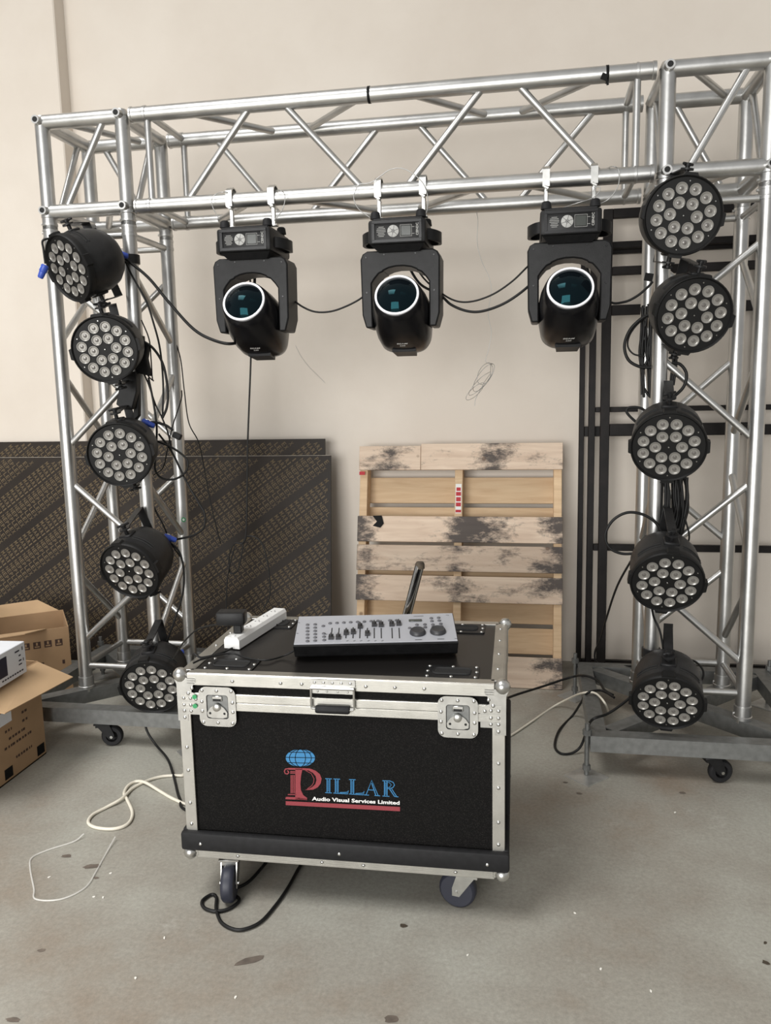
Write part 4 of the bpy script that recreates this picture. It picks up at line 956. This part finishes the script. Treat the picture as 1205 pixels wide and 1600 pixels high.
cable('cable', pp_([(628, 356, .11), (640, 395, .14), (660, 432, .13), (687, 456), (712, 470), (738, 471), (770, 460), (800, 440), (823, 418), (852, 390, .12), (872, 362, .14), (880, 340, .11)], .04), .0036, 'upper thin black cable slung between two moving heads')
cable('cable', pp_([(622, 358, .11), (632, 400, .14), (655, 442, .13), (687, 460), (705, 476), (730, 486), (755, 486), (790, 473), (825, 448), (856, 415, .12), (880, 375, .14), (888, 340, .11)], .05), .0052, 'lower thick black cable slung between two moving heads')
cable('cable', pp_([(900, 338, .11), (908, 380, .14), (925, 440, .13), (952, 471), (975, 472), (995, 463), (1012, 449), (1020, 440)], .08), .0048, 'black cable running from the moving head to the black frame tower')
cable('cable', pp_([(1035, 395, .03), (1033, 425), (1024, 455), (1014, 485), (1008, 510)], .03), .0042, 'black cable descending from the topmost par on the black frame tower')
cable('cable', pp_([(1025, 488), (1005, 496), (985, 515), (976, 540), (982, 562), (1000, 573), (1020, 574)], .02), .0058, 'black cable looping out beside the second par on the black frame tower')
cable('cable', pp_([(1022, 490), (1000, 503), (985, 522), (981, 540), (990, 553), (1008, 557)], .05), .0032, 'thin black cable looping inside a thicker one by the second par')
cable('cable', pp_([(1050, 566, -.05), (1064, 570), (1073, 585), (1068, 605), (1050, 622), (1032, 634), (1022, 650), (1018, 668)], -.05), .0058, 'black cable curling down above the third par on the black frame tower')
cable('cable', pp_([(1015, 672), (995, 660), (980, 645), (983, 637), (1002, 638), (1015, 650), (1022, 670)], .0), .005, 'black cable loop sticking out beside the third par')
cable('cable', pp_([(1036, 838), (1026, 818), (1005, 804), (980, 801), (958, 813), (946, 835), (952, 855), (972, 865), (1000, 864)], -.04), .0055, 'black cable looping widely beside the fourth par on the black frame tower')
cable('cable', pp_([(1008, 840, -.05), (990, 870, 0), (965, 915, .15), (948, 965, .35), (938, 1000, .5), (930, 1018, .6), (932, 1034, .62), (950, 1040, .62), (1010, 1041, .5)], 0), .0045, 'black cable slanting from the fourth par behind the base')
cable('cable', pp_([(1070, 808), (1077, 835), (1074, 850), (1064, 862)], -.05), .0034, 'thin black cable curving beside the fourth par')
cable('cable', pp_([(1018, 945, -.16), (1022, 965), (1031, 985), (1036, 1010), (1038, 1032)], -.10), .0042, 'black cable linking the fourth par and the lowest on the black frame tower')
cable('cable', pp_([(1046, 1036), (1065, 1031), (1085, 1033), (1098, 1046), (1098, 1060), (1086, 1071)], -.07), .0040, 'thin black cable looping over the lowest par')
cable('cable', [aty(996, 1080, -.10), aty(975, 1098, -.14), aty(950, 1115, -.18), aty(925, 1125, -.22), atz(916, 1145, .10), atz(907, 1167, .03), atz(893, 1177, .006), atz(876, 1177, .006), atz(867, 1165, .006), atz(874, 1141, .006), atz(895, 1118, .006), atz(908, 1098, .10), atz(918, 1083, .18), atz(940, 1079, .182), atz(960, 1090, .182)], .0052, 'black cable looping over the steel base and onto the floor')
cable('cable', [aty(740, 1120, -.2), aty(770, 1102, .0), aty(800, 1088, .2), aty(850, 1072, .36), aty(893, 1058, .45), atz(915, 1056, .185), atz(935, 1064, .185), atz(945, 1078, .185), atz(958, 1086, .182)], .0055, 'black cable running from behind the case to the steel base')
cable('cable', [V((1.15, -.40, .006)), V((1.35, -.30, .006)), atz(770, 1165, .006), atz(800, 1148, .006), atz(830, 1128, .006), atz(865, 1104, .006), atz(890, 1091, .07), atz(910, 1083, .17), atz(930, 1083, .185), atz(945, 1098, .183), atz(952, 1115, .10)], .0045, 'white cable crossing the floor to the steel base', 'whitecable')
cable('cable', [V((1.15, -.40, .006)), V((.95, -.62, .006))]+fl_([(310, 1214), (283, 1212), (255, 1213), (230, 1220), (207, 1232), (190, 1248, .012), (165, 1262), (145, 1273), (138, 1285), (150, 1293), (178, 1295), (200, 1287), (207, 1270), (199, 1250), (194, 1240), (200, 1228), (213, 1221), (228, 1223, .014), (253, 1238), (275, 1250), (310, 1262)], .006)+[V((.9, -.78, .006)), V((1.1, -.55, .006))], .0058, 'thick white cable lying in a loop on the floor', 'whitecable')
cable('cable', fl_([(425, 1335), (408, 1357), (388, 1378), (368, 1388), (355, 1392, .010)], .006)+fl_([(374, 1405), (360, 1419), (338, 1424), (320, 1419), (316, 1408), (330, 1398), (338, 1402), (338, 1420), (345, 1440), (362, 1451), (382, 1452), (408, 1440), (432, 1413), (450, 1387), (465, 1360), (480, 1335)], .006), .005, 'black cable looped on the floor round the case caster')
cable('plastic_strip', fl_([(131, 1303, .012), (115, 1315), (75, 1328), (50, 1340), (47, 1356), (53, 1388), (56, 1405), (95, 1405), (133, 1387), (150, 1362), (165, 1335), (180, 1308, .012)], .003), .0026, 'thin clear plastic strip curled on the floor', 'clear', cat='plastic strip')
cable('cable', [V((.69, -.90, HT+.075)), aty(312, 982, -.80), aty(290, 1000, -.75), aty(276, 1020, -.6), aty(270, 1030, -.35), aty(268, 1026, -.12)], .0028, 'thin black lead trailing from the plug adapter off the lid')
cable('cable', [V((.72, -.935, HT+.006)), V((.70, -.99, HT+.006)), V((.66, -1.03, HT+.006)), V((.63, -1.02, HT+.01)), V((.605, -.96, HT-.08)), V((.61, -.88, HT-.30)), V((.60, -.80, .18)), V((.57, -.70, .02)), V((.62, -.58, .006)), V((.8, -.45, .006))], .0034, 'black flex leaving the power strip over the lid edge')
cable('cable', [V((.955, -.985, HT+.035)), V((.90, -.985, HT+.006)), V((.86, -1.03, HT+.006)), V((.80, -1.02, HT+.006)), V((.74, -1.0, HT+.012)), V((.68, -1.05, HT+.012)), V((.66, -1.09, HT+.01))], .0028, 'thin black lead from the controller across the lid')
# coiled bundles: strands of one tied bundle are its parts
def bundle(label, lst, y, n_, spread, r, seed):
    random.seed(seed); c0 = aty(lst[0][0], lst[0][1], y); o = empty('cable_bundle', T(c0), label, 'cable bundle')
    for i in range(n_):
        ox, oy = random.uniform(-spread, spread), random.uniform(-.02, .02)
        pts = [aty(a, b, y)-c0+V((ox+random.uniform(-.006, .006), oy, random.uniform(-.008, .008))) for a, b in lst]
        MB().path(spline(pts, 5), r, 6).build('strand', 'cable', o, 80)
    return o
b1 = bundle('black cables hanging in a tied bundle beside the second par', [(1011, 478), (1012, 510), (1010, 545), (1012, 580), (1013, 618)], .06, 14, .022, .0046, 1)
cable('cable', pp_([(1013, 560), (1005, 580), (1004, 600), (1014, 618), (1022, 622)], .06), .005, 'short black cable loop under the tied bundle by the second par')
b2 = bundle('thick black cable bundle hanging below the third par', [(1056, 745), (1058, 775), (1057, 800), (1052, 825), (1044, 850)], -.02, 30, .042, .0052, 2)
b3 = bundle('black cables dangling behind the second par on the black frame tower', [(1052, 545), (1056, 560), (1053, 580), (1050, 600)], .02, 6, .014, .0045, 4)
# black fabric bag of folded cable on the box tower
fb = empty('cable_wrap', T(aty(212, 600, -.06)), 'black wrapped cable tail hanging between the second and third par', 'cable wrap')
def flatpoly(o, name, pts, y, th_, mat):
    q = [aty(a, b, y)-o.matrix_world.translation for a, b in pts]; n = len(q)
    mb = MB().add([tuple(p) for p in q]+[tuple(p+V((0, th_, 0))) for p in q], [tuple(range(n)), tuple(range(n, 2*n))[::-1]]+[(i, (i+1) % n, n+(i+1) % n, n+i) for i in range(n)])
    ob = mb.build(name, mat, o, 30); bv = ob.modifiers.new('soft', 'BEVEL'); bv.width = .004; bv.segments = 2; return ob
flatpoly(fb, 'upper_wrap', [(206, 560), (222, 533), (231, 540), (228, 560), (234, 588), (212, 582)], -.05, .03, 'rubber')
flatpoly(fb, 'lower_wrap', [(193, 582), (212, 580), (213, 612), (206, 640), (192, 640), (181, 632), (186, 605)], -.08, .03, 'blackplastic')
flatpoly(fb, 'tail', [(208, 582), (216, 582), (217, 650), (208, 658)], -.045, .025, 'cable')
# blue twist connectors
def plug(key, p, direction, label, px=None):
    if px: base_ = aty(*px)
    else: base_ = at_par(key, p)
    q = V(direction).to_track_quat('Z', 'Y').to_matrix().to_4x4(); o = empty('blue_plug', T(base_) @ q, label, 'power plug', 'blue power plugs')
    MB().lathe([(0, .011), (.004, .0145), (.026, .0145), (.030, .012)], 18).build('shell', 'bluepl', o)
    MB().lathe([(.030, .0125), (.050, .011), (.054, .008), (.054, 0)], 16).build('collar', 'bluepl', o)
    MB().box((0, .0135, .015), (.010, .005, .014), None, .002).build('latch_tab', 'zinc', o)
plug(None, None, (-.35, -.1, -.75), 'blue power plug dangling over the face of the topmost par', (71, 414, -.30))
plug(None, None, (.9, .3, -.3), 'blue power plug at the back of the topmost par', (179, 394, -.09))
plug(None, None, (.9, .2, -.4), 'blue power plug at the back of the third par', (222, 658, -.09))
plug(None, None, (.85, .3, -.35), 'blue power plug at the back of the fourth par', (256, 838, -.09))
plug(None, None, (.8, .4, .2), 'blue power plug at the back of the lowest par', (268, 1024, -.10))
cable('cable', [aty(71, 412, -.30), aty(68, 390, -.31), aty(67, 376, -.31), aty(80, 372, -.29), aty(100, 368, -.24), aty(125, 362, -.2), aty(150, 358, -.14)], .0042, 'short black lead holding the dangling blue plug')
# safety cables and the thin wire tangle
def safety(lst, y, label): cable('safety_cable', pp_(lst, y), .0017, label, 'steelcable', 'steel safety cables', cat='safety cable', n=6)
safety([(343, 343, -.09), (333, 325), (331, 312), (338, 303), (352, 300), (365, 304, .02)], -.05, 'thin steel safety cable looped on the moving head beside the box tower')
safety([(428, 345, -.07), (440, 330), (445, 315), (444, 302), (436, 297), (425, 300, .03)], -.05, 'thin steel safety loop round the clamp of the moving head beside the box tower')
safety([(578, 340, -.06), (560, 326), (553, 310), (556, 297), (562, 288), (580, 285), (596, 274), (610, 265), (628, 263), (645, 271), (660, 285), (668, 305), (668, 325), (664, 340, -.05)], -.05, 'thin steel safety cable arching over the beam above the pallet')
safety([(865, 330, .0), (900, 318), (925, 310), (936, 300), (938, 293), (932, 292), (926, 300)], -.045, 'thin steel safety cable hooked along the moving head by the black frames')
safety([(930, 322, -.03), (950, 312), (964, 295), (968, 278), (966, 264), (958, 260), (948, 263, .03)], -.05, 'thin steel safety loop standing out by the black frames')
tg = [V((aty(745, 318, .35).x, .35, ZB-.028))]+[aty(*q, .318) for q in ((747, 345), (746, 380), (753, 408), (764, 432), (768, 455), (763, 490), (768, 518), (764, 545), (759, 565))]
random.seed(5)
def loopy(cx, cy, a, b_, rot, n=10):
    return [aty(cx+math.cos(t)*a*math.cos(rot)-math.sin(t)*b_*math.sin(rot), cy+math.cos(t)*a*math.sin(rot)+math.sin(t)*b_*math.cos(rot), .318+random.uniform(-.02, .02)) for t in [i*2*math.pi/n for i in range(n+1)]]
tg += loopy(756, 590, 26, 9, -.95)+loopy(758, 584, 18, 10, -1.1)+loopy(750, 600, 24, 6, -.8)+loopy(742, 612, 18, 6, -.75)+[aty(744, 622, .318), aty(742, 634, .318)]
cable('thin_wire', tg, .0011, 'thin wire hanging from the beam and ending in a tangle', 'steelcable', k=5, n=5, cat='wire')
cable('thin_wire', pp_([(462, 540), (470, 556), (482, 572), (495, 585), (508, 598)], WALL-.004), .0008, 'hairline thread clinging to the wall beside the moving head', 'steelcable', n=5, cat='wire')
# black tape rings on the beam
for px, py, lab in ((575, 148, 'narrow black tape band round the beam near its middle'), (950, 117, 'black tape band with a loose tail round the beam near the black frames')):
    p = aty(px, py, -.03); x = p.x
    mb = MB().lathe([(-.005, RC+.0004), (-.005, RC+.0014), (.005, RC+.0014), (.005, RC+.0004)], 24, Matrix.Rotation(math.pi/2, 4, 'Y'))
    if px > 900: mb.box((-.012, -RC-.003, -.018), (.022, .003, .022), Euler((0, .4, 0)).to_matrix()); mb.box((-.003, -RC-.002, -.034), (.008, .003, .026), Euler((0, -.3, 0)).to_matrix())
    o = mb.build('tape_band', 'black_tape', None, 50); o.location = (x, 0, ZT); tag(o, lab, 'tape')
fp_ = MB().box((0, 0, 0), (.03, .004, .028), Euler((0, .2, 0)).to_matrix()); o = fp_.build('tape_flag', 'black_tape', None, 0); o.location = aty(1014, 433, -.036)+V((-.0, 0, 0)); tag(o, 'black tape flag stuck on the black frame tower chord', 'tape')
# floor litter
def litter(px, py, s, mat, label, nm):
    c = atz(px, py, 0); mb = MB(); n = 7
    pts = [(math.cos(i*6.283/n)*s*random.uniform(.6, 1.2), math.sin(i*6.283/n)*s*.6*random.uniform(.6, 1.2)) for i in range(n)]
    mb.prism(pts, .0022); o = mb.build(nm, mat, None, 0); o.location = (c.x, c.y, .0006); tag(o, label, 'litter', 'litter on the concrete floor'); o.rotation_euler = (0, 0, random.uniform(0, 3))
litter(630, 1447, .013, 'leaf', 'dark dry leaf scrap on the floor before the case', 'leaf_scrap')
litter(1197, 1505, .012, 'leaf', 'dark dry leaf scrap on open floor far from the case', 'leaf_scrap')
litter(1196, 1474, .006, 'leaf', 'tiny dark crumb beside the leaf scrap on open floor', 'leaf_scrap')
for px, py in ((77, 1371), (173, 1365), (147, 1402), (161, 1403), (257, 1466), (368, 1559), (212, 1529), (731, 1493), (898, 1427), (1017, 1549), (939, 1515), (1055, 1270)):
    litter(px, py, .0045, 'chip', 'tiny white paint chip on the concrete floor', 'paint_chip')
